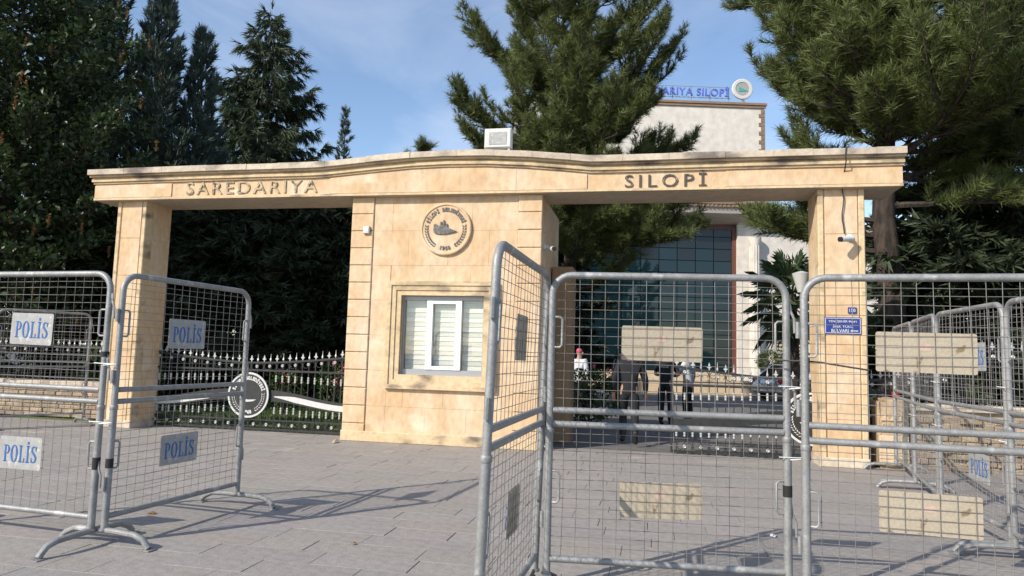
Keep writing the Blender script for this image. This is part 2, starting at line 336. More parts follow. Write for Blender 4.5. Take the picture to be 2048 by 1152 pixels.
# window surround (stepped mouldings) and window
win = MB()
for (e, yy, t) in ((.235, -.055, .07), (.165, -.035, .08), (.085, -.015, .085)):
    a0, a1, b0, b1 = WX0-e, WX1+e, WZ0-e, WZ1+e
    win.box((a0, yy, b1-t), (a1, .05, b1)); win.box((a0, yy, b0), (a1, .05, b0+t)); win.box((a0, yy, b0+t), (a0+t, .05, b1-t)); win.box((a1-t, yy, b0+t), (a1, .05, b1-t))
sur = win.build('window_surround', 'mould', gate)
wf = MB(); fy0, fy1 = .10, .16
xs = [WX0, WX0+.05, -2.37, -2.27, -1.92, -1.82, WX1-.05, WX1]
wf.box((WX0, fy0, WZ0), (WX1, fy1, WZ0+.09)); wf.box((WX0, fy0, WZ1-.07), (WX1, fy1, WZ1))
wf.box((WX0, fy0, WZ0+.09), (WX0+.035, fy1, WZ1-.07)); wf.box((WX1-.035, fy0, WZ0+.09), (WX1, fy1, WZ1-.07))
wo = wf.build('window_frame', 'alu', gate)
sash = MB()
sx0, sx1 = -2.40, -1.80
for a, b in ((sx0, sx0+.10), (sx1-.10, sx1)): sash.box((a, fy0-.02, WZ0+.092), (b, fy1+.005, WZ1-.072))
sash.box((sx0+.10, fy0-.015, WZ0+.092), (sx1-.10, fy1+.003, WZ0+.15)); sash.box((sx0+.10, fy0-.015, WZ1-.13), (sx1-.10, fy1+.003, WZ1-.072))
sash.build('sash', 'pvc', wo)
MB().box((WX0-.01, .0, WZ0-.03), (WX1+.01, .17, WZ0-.002)).build('sill', 'pvc', wo)
for a, b in ((WX0+.035, sx0), (sx0+.10, sx1-.10), (sx1, WX1-.035)):
    MB().box((a, .128, WZ0+.09), (b, .134, WZ1-.07)).build('pane', 'wglass', wo)
    bl = MB(); bl2 = MB(); z = WZ0+.09; k = 0
    while z < WZ1-.08:
        (bl if k % 2 == 0 else bl2).add([(a, .20, z), (b, .20, z), (b, .21, min(z+.078, WZ1-.07)), (a, .21, min(z+.078, WZ1-.07))], [(0,1,2,3)]); z += .08; k += 1
    bo = bl.build('blind', 'blind', wo); bl2.build('blind_sheer_bands', 'blind2', bo)
# brown pier and dark door behind the guard room
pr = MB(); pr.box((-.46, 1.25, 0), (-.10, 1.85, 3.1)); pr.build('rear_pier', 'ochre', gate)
MB().box((-.468, .55, .02), (-.44, 1.2, 2.3)).build('side_door', 'black', gate)
# lintel: fascia, mouldings, coping
TOP = [(-8.93, 4.69), (-6.5, 4.71), (-4.6, 4.715), (-4.3, 4.722), (-3.9, 4.752), (-3.3, 4.80), (-2.7, 4.84), (-2.1, 4.855), (-1.4, 4.845), (-.7, 4.80), (-.1, 4.74), (.3, 4.695), (.6, 4.69), (2.7, 4.70), (4.95, 4.70)]
def topz(x):
    return float(np.interp(x, [p[0] for p in TOP], [p[1] for p in TOP]))
xs = [p[0] for p in TOP]
FX0, FX1 = -8.88, 4.91
fx = sorted(set([FX0, FX1]+[x for x in xs if FX0 < x < FX1]))
fas = MB(); fas.strip([(x, topz(x)-.25) for x in fx], [(x, ZB+.001) for x in fx], -.10, .8)
beam = fas.build('lintel', 'stone', gate)
# raised fascia fields beside the recessed name panels
def field_(a, b, zlo=ZB+.045, dz=.275):
    q = sorted(set([a, b]+[x for x in xs if a < x < b])); MB().strip([(x, topz(x)-dz) for x in q], [(x, zlo) for x in q], -.118, -.099).build('fascia_panel', 'stone', beam)
field_(FX0+.003, -7.27); field_(-4.18, -.9); field_(-.9+.004, .26); field_(2.40, FX1-.003)
lip = MB(); lip.box((FX0-.004, -.125, ZB-.001), (FX1+.004, -.0995, ZB+.038)); lip.build('fascia_lip', 'mould', beam)
MB().box((FX0+.01, -.09, ZB-.004), (FX1-.01, .79, ZB-.0005)).build('soffit', 'plaster', beam)
for (dz0, dz1, yo) in ((.25, .215, .135), (.215, .165, .165), (.165, .135, .15), (.135, .10, .20)):
    q = [FX0-(yo-.1)*.6]+[x for x in fx if FX0 < x < FX1]+[FX1+(yo-.1)*.3]
    MB().strip([(x, topz(x)-dz1) for x in q], [(x, topz(x)-dz0) for x in q], -yo, .8+yo-.1).build('moulding', 'mould', beam)
x = -8.95
while x < 4.90:
    L = random.uniform(.55, .95); b = min(x+L, 4.94)
    if 4.94-b < .25: b = 4.94
    q = sorted(set([x+.002, b-.002]+[t for t in xs if x+.01 < t < b-.01])); j = random.uniform(-.004, .004)
    MB().strip([(t, topz(t)+j) for t in q], [(t, topz(t)-.099) for t in q], -.25+random.uniform(-.006, .006), .95).build('coping_slab', 'coping', beam); x = b
# carved names
def letters(me, m, parent, loc):
    # one part for each letter: loose islands whose x ranges overlap belong together
    n = len(me.vertices); co = [v.co.copy() for v in me.vertices]; par = list(range(n))
    def find(i):
        while par[i] != i: par[i] = par[par[i]]; i = par[i]
        return i
    for p in me.polygons:
        r0 = find(p.vertices[0])
        for v in p.vertices: par[find(v)] = r0
    isl = {}
    for p in me.polygons: isl.setdefault(find(p.vertices[0]), []).append(tuple(p.vertices))
    rg = sorted([(min(co[v].x for f in fs for v in f), max(co[v].x for f in fs for v in f), fs) for fs in isl.values()], key=lambda q: q[0]); grp = []
    for lo, hi, fs in rg:
        if grp and lo < grp[-1][1]: grp[-1][1] = max(hi, grp[-1][1]); grp[-1][2].extend(fs)
        else: grp.append([lo, hi, list(fs)])
    for lo, hi, fs in grp:
        ids = sorted({v for f in fs for v in f}); ix = {v: i for i, v in enumerate(ids)}; mb = MB(); mb.add([co[v] for v in ids], [tuple(ix[v] for v in f) for f in fs]); mb.build('letter', m, parent, loc=loc)
letters(fit_text('SAREDARIYA', 2.55, .225, extrude=.012, spacing=1.25), 'letter', beam, (-5.69, -.108, 4.325))
letters(fit_text('SILOP\u0130', 1.25, .27, extrude=.014, spacing=1.35), 'letter2', beam, (1.485, -.108, 4.33))
# round emblem on the guard room
ec = (-2.10, 0.0, 3.57)
em = MB().lathe([(.445, -.01), (.445, .035), (.43, .045), (.405, .045), (.395, .030), (.0, .030)][:5]+[(.001, .030)], 48, (0,0,0), 'y').build('emblem', 'stone', gate, loc=(ec[0], .01, ec[2]))
def boat(s=1.):
    return [(x*s, z*s) for x, z in [(-.2,.07),(-.17,.09),(-.14,.07),(-.13,.04),(-.09,.05),(-.08,.12),(-.06,.13),(-.055,.06),(-.035,.06),(-.03,.15),(-.01,.155),(0,.06),(.02,.05),(.03,.09),(.045,.09),(.05,.02),(.1,0),(.22,-.045),(.15,-.07),(.02,-.095),(-.1,-.095),(-.18,-.08),(-.205,-.04)]]
bm_ = MB(); P = boat(.95); bm_.add([(x, 0, z) for x, z in P]+[(x, -.018, z) for x, z in P], [tuple(range(len(P), 2*len(P)))]+[(i, (i+1) % len(P), (i+1) % len(P)+len(P), i+len(P)) for i in range(len(P))])
bm_.build('emblem_figure', 'emblem', em, loc=(-.01, -.038, .0))
arc_text('S\u0130LOP\u0130 BELED\u0130YES\u0130', .325, .085, 158, 22, .006).build('emblem_lettering', 'emblem', em, loc=(0, -.036, 0))
arc_text('1960', .33, .085, 257, 283, .006, False).build('emblem_year', 'emblem', em, loc=(0, -.036, 0))
def laurel(r=.33, a0=172, a1=236, n=9, s=1., sg=1):
    m = MB()
    if 1:
        for i in range(n):
            a = R(a0+(a1-a0)*i/(n-1)); 
            for off, tw in ((.02, .5), (-.02, -.5)):
                rr = r+off; cx, cz = rr*math.cos(a)*sg, rr*math.sin(a); d = a+math.pi/2+tw
                dx, dz = math.cos(d)*sg*.032*s, math.sin(d)*.032*s; px, pz = -dz*.35, dx*.35
                m.add([(cx-dx, 0, cz-dz), (cx+px, -.006, cz+pz), (cx+dx, 0, cz+dz), (cx-px, -.006, cz-pz)], [(0,1,2,3)])
    return m
laurel(sg=1).build('emblem_laurel', 'emblem', em, loc=(0, -.036, 0)); laurel(sg=-1).build('emblem_laurel', 'emblem', em, loc=(0, -.036, 0))
# ------------------------------------------------------------------ small fittings on the gateway
t = thing('floodlight', 'white square floodlight standing on the gateway coping', 'floodlight', (-1.245, .0, topz(-1.2)))
MB().cbox((-.23, -.05, .09), (.23, .08, .43), .02).build('housing', 'white', t)
MB().box((-.15, -.056, .15), (.15, -.0505, .36)).build('lens', 'plate_front', t)
b = MB(); b.box((-.2, -.02, 0), (-.17, .03, .1)); b.box((.17, -.02, 0), (.2, .03, .1)); b.box((-.2, -.02, -.002), (.2, .03, .012)); b.build('bracket', 'white', t)
def cctv(loc, rz, label):
    t = thing('security_camera', label, 'camera', loc, rz)
    MB().lathe([(.055, 0), (.055, .02), (.03, .05), (.03, .09)], 14, (0,0,0), 'y').build('mount', 'white', t)
    b = MB(); b.tube([(0, -.09, -.01), (-.02, -.12, -.03), (-.06, -.16, -.04)], .018, 8); b.build('arm', 'white', t, True)
    b = MB(); b.tube([(.02, -.12, -.03), (-.17, -.23, -.06)], .042, 12); h = b.build('body', 'white', t, True)
    b = MB(); b.tube([(-.165, -.228, -.059), (-.20, -.248, -.065)], .038, 12); b.build('lens', 'black', t, True)
    return t
cctv((4.19, .0, 3.39), 0, 'white bullet security camera on the pillar with the street sign')
cctv((-.47, .25, 3.30), R(80), 'small white security camera on the side of the guard room')
t = thing('alarm_box', 'small white box on the quoins of the guard room', 'box', (-3.5, -.02, 3.56)); MB().cbox((-.055, -.04, -.065), (.055, 0, .065), .01).build('cover', 'white', t); MB().box((-.03, -.044, -.03), (.03, -.039, .02)).build('face', 'pvc', t)
cb = MB()
pts = [(4.10, -.265, 4.71)]+[(4.10+.015*math.sin(i*1.3), -.135 if i < 3 else (-.03 if z_ > 4.12 else -.025), z_) for i, z_ in enumerate(np.linspace(4.6, 3.45, 12))]
pts[1] = (4.09, -.265, 4.6); pts[2] = (4.10, -.25, 4.5)
cb.tube(pts, .009, 6); tag(cb.build('cable', 'cable', None, True), 'thin dark cable hanging from the coping to the pillar camera', 'cable')
# street sign and house number
t = thing('street_sign', 'blue enamel street name sign with white lettering on the pillar', 'sign', (4.075, -.004, 2.07))
MB().cbox((-.255, -.012, -.125), (.255, 0, .125), .004).build('plate', 'signblue', t)
bd = MB()
for a, b in (((-.245, -.0145, .105), (.245, -.0118, .113)), ((-.245, -.0145, -.113), (.245, -.0118, -.105)), ((-.245, -.0145, -.105), (-.237, -.0118, .105)), ((.237, -.0145, -.105), (.245, -.0118, .105))): bd.box(a, b)
bd.build('border', 'white', t)
for s_, wd, z_, xo in (('YEN\u0130\u015eEH\u0130R MAH.', .40, .065, 0), ('\u0130PEK YOLU', .28, -.005, 0), ('BULVARI', .24, -.075, -.04)):
    link('lettering', fit_text(s_, wd, .05, extrude=.001, bold=.01), 'white', t, loc=(xo, -.0135, z_))
ar = MB(); ar.prism([(.10, -.075), (.13, -.055), (.13, -.068), (.21, -.068), (.21, -.082), (.13, -.082), (.13, -.095)], -.015, -.0125); ar.build('arrow', 'white', t)
t = thing('house_number_plate', 'tiny blue house number plate reading 150 above the street sign', 'sign', (4.21, -.004, 2.30))
MB().cbox((-.06, -.01, -.045), (.06, 0, .045), .003).build('plate', 'signblue', t); link('lettering', fit_text('150', .085, .05, extrude=.001, bold=.01), 'white', t, loc=(0, -.0115, 0))

# ------------------------------------------------------------------ sliding wrought iron gates
GW = 4.2
def g_top(x):  # x from -GW/2..GW/2
    return 1.245+.17*min(1, (abs(x)/(GW/2)))**1.6
bar_me = MB().box((-.007, -.007, 0), (.007, .007, 1)).mesh('bar'); bar_me.materials.append(MT['black'])
fb = MB(); fb.prism([(-.008, 0), (.008, 0), (.008, .03), (.035, .045), (.03, .06), (.012, .062), (.014, .085), (0, .125), (-.014, .085), (-.012, .062), (-.03, .06), (-.035, .045), (-.008, .03)], -.006, .006); fleur_me = fb.mesh('finial'); fleur_me.materials.append(MT['silver'])
fb = MB(); fb.lathe([(.008, 0), (.016, .02), (.018, .035), (.009, .06), (.002, .145)], 6); spear_me = fb.mesh('finial'); spear_me.materials.append(MT['silver'])
fb = MB(); fb.lathe([(.010, 0), (.018, .01), (.018, .03), (.011, .038), (.019, .05), (.019, .075), (.011, .083), (.018, .095), (.018, .115), (.010, .125)], 7); coll_me = fb.mesh('collar'); coll_me.materials.append(MT['silver'])
fb = MB(); fb.lathe([(.030, 0), (.030, .008), (.02, .016), (.009, .010), (.004, .018), (.001, .018)], 10, (0,0,0), 'y'); ros_me = fb.mesh('rosette'); ros_me.materials.append(MT['silver'])
fb = MB()
fb.tube([(.052*math.cos(a), 0, .052*math.sin(a)) for a in np.linspace(.6, 2*math.pi-.6+.001, 16)], .006, 5); ring_me = fb.mesh('scroll'); ring_me.materials.append(MT['black'])
def iron_gate(loc, label, stripe=True):
    t = thing('sliding_gate', label, 'gate', loc, 0, 'wrought iron sliding gates')
    h = GW/2; n = 24; q = [(-h+GW*i/n) for i in range(n+1)]
    fr = MB(); fr.strip([(x, g_top(x)) for x in q], [(x, g_top(x)-.035) for x in q], -.02, .02)
    fr.box((-h, -.02, 1.075), (h, .02, 1.11)); fr.box((-h, -.018, .185), (h, .018, .212)); fr.box((-h, -.025, .02), (h, .025, .055)); fr.box((-h-.03, -.022, .02), (-h, .022, g_top(h))); fr.box((h, -.022, .02), (h+.03, .022, g_top(h)))
    f = fr.build('frame', 'black', t)
    nb = 33; sp = GW/nb
    for i in range(nb):
        x = -h+sp*(i+.5); zt = g_top(x)
        rb = .60+.18*math.cos(min(abs(x), 1.9)/1.9*math.pi)*.5
        if abs(x) > .40:
            b1 = inst('bar', bar_me, t, (x, 0, rb+.05), scale=(1, 1, zt-rb-.05)); inst('bar', bar_me, t, (x, 0, .05), scale=(1, 1, rb-.10))
            inst('collar', coll_me, b1, (0, 0, 0)).matrix_parent_inverse = Matrix.Identity(4)
            b1.children[0].scale = (1, 1, 1/(zt-rb-.05)); b1.children[0].location = (0, 0, (.90-.05*abs(x)/2-rb-.05)/(zt-rb-.05))
            inst('collar', coll_me, t, (x, 0, .27 if abs(x) > 1 else .31))
        else:
            inst('bar', bar_me, t, (x, 0, .05), scale=(1, 1, zt-.05))
        inst('finial', fleur_me if i % 2 == 0 else spear_me, t, (x, 0, zt-.002))
        if i % 2 == 1:
            inst('rosette', ros_me, t, (x, -.022, zt-.085)); inst('rosette', ros_me, t, (x, -.026, .12))
        inst('scroll', ring_me, t, (x+sp*.5, 0, zt-.09), (0, R(90 if i % 2 else -90), 0)); inst('scroll', ring_me, t, (x+sp*.5, 0, .118), (0, R(90 if i % 2 else -90), 0))
    # ribbon plate with a pale stripe
    qs = np.linspace(.36, h, 14)
    for sg in (-1, 1):
        def mid(x): return .64-.17*(1-math.cos(min((x-.36)/1.6, 1)*math.pi))*.5
        up = [(sg*x, mid(x)+.105-.02*x/h) for x in qs]; lo = [(sg*x, mid(x)-.105+.02*x/h) for x in qs]
        rbn = MB().strip(up, lo, -.008, .008).build('ribbon', 'black', t)
        q2 = qs[1:]; k = [min(1, i/3) for i in range(len(q2))]
        if stripe: MB().strip([(sg*x, mid(x)-.005+.04*k[i]) for i, x in enumerate(q2)], [(sg*x, mid(x)-.02-.045*k[i]) for i, x in enumerate(q2)], -.011, -.0085).build('stripe', 'white', rbn)
    d = MB().lathe([(.405, -.012), (.405, .012), (.001, .012)], 40, (0,0,0), 'y').build('disc', 'black', t, loc=(0, -.035, .64))
    rg = MB()
    for i in range(40):
        a0, a1 = 2*math.pi*i/40, 2*math.pi*(i+1)/40; v = [(rr*math.cos(a), yy, rr*math.sin(a)) for a in (a0, a1) for rr, yy in ((.375, -.012), (.378, -.022), (.41, -.022), (.414, -.012))]
        rg.add(v, [(0,1,5,4),(1,2,6,5),(2,3,7,6)])
    rg.build('ring', 'white', d)
    arc_text('S\u0130LOP\u0130 BELED\u0130YES\u0130', .305, .085, 160, 20, .003).build('lettering', 'white', d, loc=(0, -.016, 0)); arc_text('1960', .31, .085, 258, 282, .003, False).build('year', 'white', d, loc=(0, -.016, 0))
    laurel(.30, 175, 238, 9, .8, 1).build('laurel', 'white', d, loc=(0, -.017, 0)); laurel(.30, 175, 238, 9, .8, -1).build('laurel', 'white', d, loc=(0, -.017, 0))
    kn = MB(); kn.prism([(-.17, -.06), (-.13, -.1), (-.02, -.125), (.1, -.11), (.17, -.075), (.0, -.085), (-.09, -.07), (-.13, -.04)], -.018, -.0125); kn.build('figure', 'white', d)
    return t
iron_gate((-5.92, .65, 0), 'closed black wrought iron gate with round municipal disc between pillar and guard room')
iron_gate((3.74, .62, 0), 'half open black wrought iron gate slid behind the pillar with the street sign', False)
# ------------------------------------------------------------------ stone boundary walls with railings
def stone_wall(x0, x1, y, h, label, rough):
    t = thing('boundary_wall', label, 'wall', ((x0+x1)/2, y, 0)); L = (x1-x0)/2
    MB().box((-L+.01, .03, 0), (L-.01, .40, h-.09)).build('core', 'rubble', t)
    sw = MB(); z = 0; rows = int((h-.1)/.085)
    for i in range(rows):
        x = -L; zz0 = z; zz1 = z+.085
        while x < L-.02:
            l = random.uniform(.14, .34) if not rough else random.uniform(.1, .3); b_ = min(x+l, L); k = random.uniform(.75, 1.15)
            yo = random.uniform(-.012, .012) if not rough else random.uniform(-.05, .03)
            sw.cbox((x+.004, yo, zz0+.004), (b_-.004, .06, zz1-.004), .012, c=(k, k*random.uniform(.95, 1.02), k*random.uniform(.9, 1.0))); x = b_
        z = zz1
    sw.build('stonework', 'rubble', t, kind='stuff')
    x = -L; 
    while x < L-.01:
        b_ = min(x+random.uniform(.5, .8), L); MB().cbox((x+.003, -.04, h-.088), (b_-.003, .44, h+random.uniform(-.006, .006)), .012, 2).build('cap_stone', 'coping', t); x = b_
    return t
stone_wall(5.02, 9.0, .22, .95, 'rough stone boundary wall with iron railing behind the row of barriers', True)
stone_wall(-15.5, -8.62, 1.1, .72, 'low pale stone boundary wall behind the arched barriers by the broad tree', False)
# carved end stone beside the pillar
t = thing('carved_stone', 'weathered carved stone block with triangles and numerals beside the pillar', 'stone block', (4.78, .12, 0))
cs = bmesh.new(); bmesh.ops.create_cube(cs, size=1); bmesh.ops.scale(cs, vec=(.44, .36, 1.02), verts=cs.verts); bmesh.ops.translate(cs, vec=(0, .18, .51), verts=cs.verts); bmesh.ops.bevel(cs, geom=cs.edges[:], offset=.05, segments=2, affect='EDGES'); bmesh.ops.subdivide_edges(cs, edges=cs.edges[:], cuts=3, use_grid_fill=True)
for v in cs.verts: v.co += Vector((random.gauss(0, .006), random.gauss(0, .008), random.gauss(0, .006))) if v.co.z > .02 else Vector((0,0,0))
me = bpy.data.meshes.new('carved_stone_body'); cs.to_mesh(me); cs.free(); a_ = me.attributes.new('var', 'FLOAT_COLOR', 'POINT'); a_.data.foreach_set('color', np.tile(np.array([1.25, 1.2, 1.1, 1], np.float32), len(me.vertices))); link('body', me, 'rubble', t, True)
tri = MB()
for i in range(3): tri.prism([(-.17+i*.115, .70), (-.055+i*.115, .70), (-.112+i*.115, .79)], -.022, .01)
tri.build('carved_triangles', 'cream', t); link('carved_numerals', fit_text('81 580', .30, .075, extrude=.012), 'cream', t, loc=(-.01, -.006, .62))
cr = MB()
for i in range(5):
    for j in range(2): cr.cbox((-.20+j*.2, -.014, .06+i*.085), (-.004+j*.2, .03, .14+i*.085), .008)
cr.build('brick_courses', 'cream', t, kind='stuff')
t = thing('red_pot', 'small red plastic pot on top of the carved stone', 'pot', (4.86, .28, 1.015)); MB().lathe([(.04, 0), (.055, .09), (.058, .095), (.03, .095)], 12).build('pot', 'redpot', t, True)
def railing(x0, x1, y, z0, h, label):
    t = thing('railing', label, 'fence', ((x0+x1)/2, y, z0)); L = (x1-x0)/2
    fr = MB(); fr.box((-L, -.015, .05), (L, .015, .08)); fr.box((-L, -.015, h-.22), (L, .015, h-.19)); fr.box((-L, -.015, h-.06), (L, .015, h-.03)); fr.build('rails', 'black', t)
    n = int(2*L/.13)
    for i in range(n):
        x = -L+.065+i*.13; inst('bar', bar_me, t, (x, 0, 0), scale=(1, 1, h-.03)); inst('finial', fleur_me if i % 2 else spear_me, t, (x, 0, h-.03))
        if i % 2: inst('rosette', ros_me, t, (x, -.02, h-.125))
    return t
railing(5.0, 9.0, .42, .95, .85, 'black iron railing with silver finials on the rough stone wall')
railing(-15.4, -8.7, 1.35, .72, .75, 'black iron railing on the low wall under the broad tree')

# ------------------------------------------------------------------ police barriers
def arc(c, r, a0, a1, n):
    return [(c[0]+r*math.cos(a), 0, c[1]+r*math.sin(a)) for a in np.linspace(R(a0), R(a1), n)]
def serif_polis(w_, h_):
    m = MB(); H = 1.; x = 0.
    def rect(a, b, c, d): m.prism([(a, c), (b, c), (b, d), (a, d)], -.002, 0)
    def ring(cx, cz, rx, rz, tx, tz, a0, a1, n=20):
        for i in range(n):
            p = []
            for a in (R(a0+(a1-a0)*i/n), R(a0+(a1-a0)*(i+1)/n)):
                p.append(((cx+rx*math.cos(a), cz+rz*math.sin(a)), (cx+(rx-tx)*math.cos(a), cz+(rz-tz)*math.sin(a))))
            m.prism([p[0][0], p[1][0], p[1][1], p[0][1]], -.002, 0)
    # P
    rect(.08, .20, 0, 1); rect(.0, .28, 0, .05); rect(.0, .09, .95, 1); ring(.22, .73, .26, .27, .12, .05, -90, 90)
    # O
    ring(.86, .5, .28, .52, .13, .05, 0, 360, 32)
    # L
    rect(1.32, 1.44, 0, 1); rect(1.24, 1.52, .95, 1); rect(1.24, 1.70, 0, .05); rect(1.64, 1.70, .05, .25)
    # I with dot
    rect(1.90, 2.02, 0, 1); rect(1.82, 2.10, 0, .05); rect(1.82, 2.10, .95, 1); rect(1.89, 2.03, 1.08, 1.24)
    # S
    def stroke(pts, wd):
        for (a, b), (c, d), w0, w1 in zip(pts, pts[1:], wd, wd[1:]):
            dx, dz = c-a, d-b; l = math.hypot(dx, dz); nx, nz_ = -dz/l, dx/l
            m.prism([(a+nx*w0, b+nz_*w0), (a-nx*w0, b-nz_*w0), (c-nx*w1, d-nz_*w1), (c+nx*w1, d+nz_*w1)], -.002, 0)
    sp = [(2.62, .78), (2.58, .90), (2.46, .97), (2.34, .93), (2.28, .80), (2.31, .66), (2.42, .55), (2.54, .44), (2.62, .30), (2.58, .12), (2.46, .03), (2.33, .06), (2.26, .22)]
    stroke(sp, [.02, .025, .03, .045, .06, .065, .065, .065, .06, .045, .03, .025, .02]); rect(2.60, 2.64, .70, .98); rect(2.24, 2.28, .02, .30)
    W_ = 2.66
    m.v = [((a-W_/2)*w_/W_, b, (c-.55)*h_/1.2) for a, b, c in m.v]
    return m
pol_me = serif_polis(.335, .155).mesh('lettering'); pol_me.materials.append(MT['blue'])
HT = 2.04
def barrier(p0, p1, label, plate='none', pw=.43, ph=.25, px=.75, feet='', hooks=True, zoff=0., ties=True, zl=.63, tape=()):
    p0 = Vector((*p0, zoff)); p1 = Vector((*p1, zoff)); d = p1-p0; L = d.length; rz = math.atan2(d.y, d.x)
    t = thing('police_barrier', label, 'barrier', p0, rz, 'galvanised mesh police barriers')
    rc = .13; up = [(0, 0, 1.02)]+arc((rc, HT-rc), rc, 180, 90, 7)+arc((L-rc, HT-rc), rc, 90, 0, 7)+[(L, 0, 1.02)]
    m = MB(); m.tube(up, .0235, 10); m.tube([(.02, 0, 1.15), (L-.02, 0, 1.15)], .021, 10); uf = m.build('upper_frame', 'galv', t, True)
    m = MB()
    for x in (0, L): m.tube([(x, 0, .11), (x, 0, 1.02)], .0265, 10); m.lathe([(.028, 0), (.03, .004), (.03, .03), (.028, .034)], 10, (x, 0, 1.0)); m.lathe([(.036, 0), (.036, .012)], 10, (x, 0, .105))
    m.tube([(.02, 0, 1.06), (L-.02, 0, 1.06)], .0215, 10); m.tube([(.02, 0, .205), (L-.02, 0, .205)], .0215, 10); lf = m.build('lower_frame', 'galv', t, True)
    for (z0, z1, nm, par) in ((1.17, HT-.02, 'upper_mesh', uf), (.225, 1.04, 'lower_mesh', lf)):
        m = MB(); nx = 16; r_w = .0020
        nzr = 14 if par is uf else 13
        for i in range(1, nx+1):
            x = L*i/(nx+1)+random.gauss(0, .002); zt = z1
            e = min(x, L-x)
            if par is uf and e < rc: zt = HT-rc+math.sqrt(max(0, rc*rc-(rc-e)**2))
            m.tube([(x, 0, z0), (x+random.gauss(0, .003), random.gauss(0, .004), (z0+zt)/2), (x+random.gauss(0, .002), 0, zt)], r_w, 4, False)
        for i in range(1, nzr+1):
            z = z0+(z1-.03-z0)*i/nzr-(.01 if i == nzr else 0); a = .0; 
            ym = random.gauss(0, .004)
            m.tube([(a, .004, z), (L*.33, .004+ym, z+random.gauss(0, .003)), (L*.66, .004-ym, z+random.gauss(0, .003)), (L-a, .004, z)], r_w, 4, False)
        m.build(nm, 'wire', par, kind='stuff')
    for par, z in ((uf, 1.66), (lf, .66)):
        for x, sg in ((0, 1), (L, -1)):
            m = MB(); m.tube([(x, -.0, z-.1), (x+sg*.055, -.012, z-.1), (x+sg*.07, -.012, z-.085), (x+sg*.07, -.012, z+.085), (x+sg*.055, -.012, z+.1), (x, 0, z+.1)], .008, 6); m.build('handle', 'galv', par, True)
    for par, z in ((uf, 1.72), (uf, 1.25), (lf, .45)):
        m = MB(); m.tube([(-.036, 0, z-.05), (-.036, 0, z+.05)], .014, 8); m.build('socket', 'galv', par, True)
        if hooks:
            m = MB(); m.tube([(L, 0, z+.17), (L+.02, 0, z+.165), (L+.028, 0, z+.11), (L+.05, 0, z+.06), (L+.052, 0, z-.03)], .009, 6); m.build('hook', 'galv', par, True)
    if plate != 'none':
        for par, z in ((uf, 1.60), (lf, zl)):
            y = -.012 if plate == 'front' else .012
            s = bmesh.new(); n = 5; r0 = .014; V = []
            for cx, cz, a0 in ((pw/2-r0, ph/2-r0, 0), (-pw/2+r0, ph/2-r0, 90), (-pw/2+r0, -ph/2+r0, 180), (pw/2-r0, -ph/2+r0, 270)):
                for k in range(n): a = R(a0+90*k/(n-1)); V.append((cx+r0*math.cos(a), cz+r0*math.sin(a)))
            s.free(); m = MB(); m.prism(V, -.0009, .0009); po = m.build('sign_plate', 'plate_front' if plate == 'front' else 'plate_back', par, loc=(px, y, z)); po.rotation_euler = (0, random.uniform(-.015, .015), 0)
            lt = inst('lettering', pol_me, po, (0, -.0018, 0) if plate == 'front' else (0, .0018, 0), (0, 0, 0) if plate == 'front' else (0, 0, math.pi))
            if plate != 'front':
                m = MB(); m.prism([(-.025, .01), (.04, .012), (.038, .055), (-.022, .05)], -.0005, 0); m.build('faded_sticker', 'stain', po, loc=(-.01, -.0018, -.0))
    for tx, tz, th in tape:
        m = MB(); m.tube([(tx*L, 0, tz-th/2), (tx*L, 0, tz+th/2)], .0285, 10); m.build('tape_band', 'rubber', lf, True)
    for ch in feet:
        x = 0 if ch in 'lL' else L
        if ch in 'lr':
            m = MB(); m.tube([(x, -.42, .012), (x, -.405, .03), (x, -.36, .075), (x, -.28, .098), (x, -.1, .105), (x, .1, .105), (x, .28, .098), (x, .36, .06), (x, .40, .02)], .0235, 9)
            m.box((x-.04, -.46, .001), (x+.04, -.38, .009)); m.box((x-.04, .36, .001), (x+.04, .44, .009)); m.build('foot', 'galv', lf, True)
        else:
            m = MB(); xx = x+(.06 if x == 0 else -.06); m.lathe([(.02, -.016), (.045, -.016), (.048, -.008), (.048, .008), (.045, .016), (.02, .016)], 16, (xx, 0, .05), 'y'); w_o = m.build('castor', 'rubber', lf, True)
            m = MB(); m.tube([(x, 0, .12), (xx, 0, .1), (xx, -.022, .05)], .012, 6); m.build('castor_fork', 'black', lf, True)
    if ties:
        for z in (1.34, .9):
            m = MB(); m.tube([(L+.055+.03*math.cos(a)*1.9, .033*math.sin(a), z+.006*math.cos(a)) for a in np.linspace(0, 2*math.pi, 13)]+[(L-.06, -.04, z+.012)], .003, 4); m.build('cable_tie', 'tie', lf, True)
    return t
MT['stain'] = mat('faded_sticker', (.48, .30, .24), .8, col2=(.55, .47, .38), scale=30)
barrier((-4.28, -6.36), (-2.795, -6.49), 'barrier with bright lettered plates, its foot beside the angled shaded barrier', 'front', px=.75, feet='lr', tape=((1, .60, .09), (1, 1.42, .04)))
barrier((-2.715, -6.45), (-2.57, -4.95), 'shaded barrier standing at an angle with dark lettered plates before the left gate', 'front', px=.70, feet='lr', ties=False, tape=((0, .60, .07),))
cb_ = barrier((.53, -7.94), (.565, -6.50), 'barrier on castors seen nearly edge on, dark plates before the guard room window', 'back', .30, .26, .72, 'LR', ties=True); cb_.rotation_euler[0] = R(1.5)
barrier((.655, -6.555), (2.15, -6.42), 'barrier on castors with two blank beige plates facing the half open gate', 'back', .52, .225, .72, 'LR', zl=.60, tape=((1, .70, .07),))
barrier((2.215, -6.64), (3.715, -6.75), 'barrier with wide stained beige plates in front of the street sign pillar', 'back', .53, .235, .66, 'LR', zoff=-.02, ties=False, zl=.68)
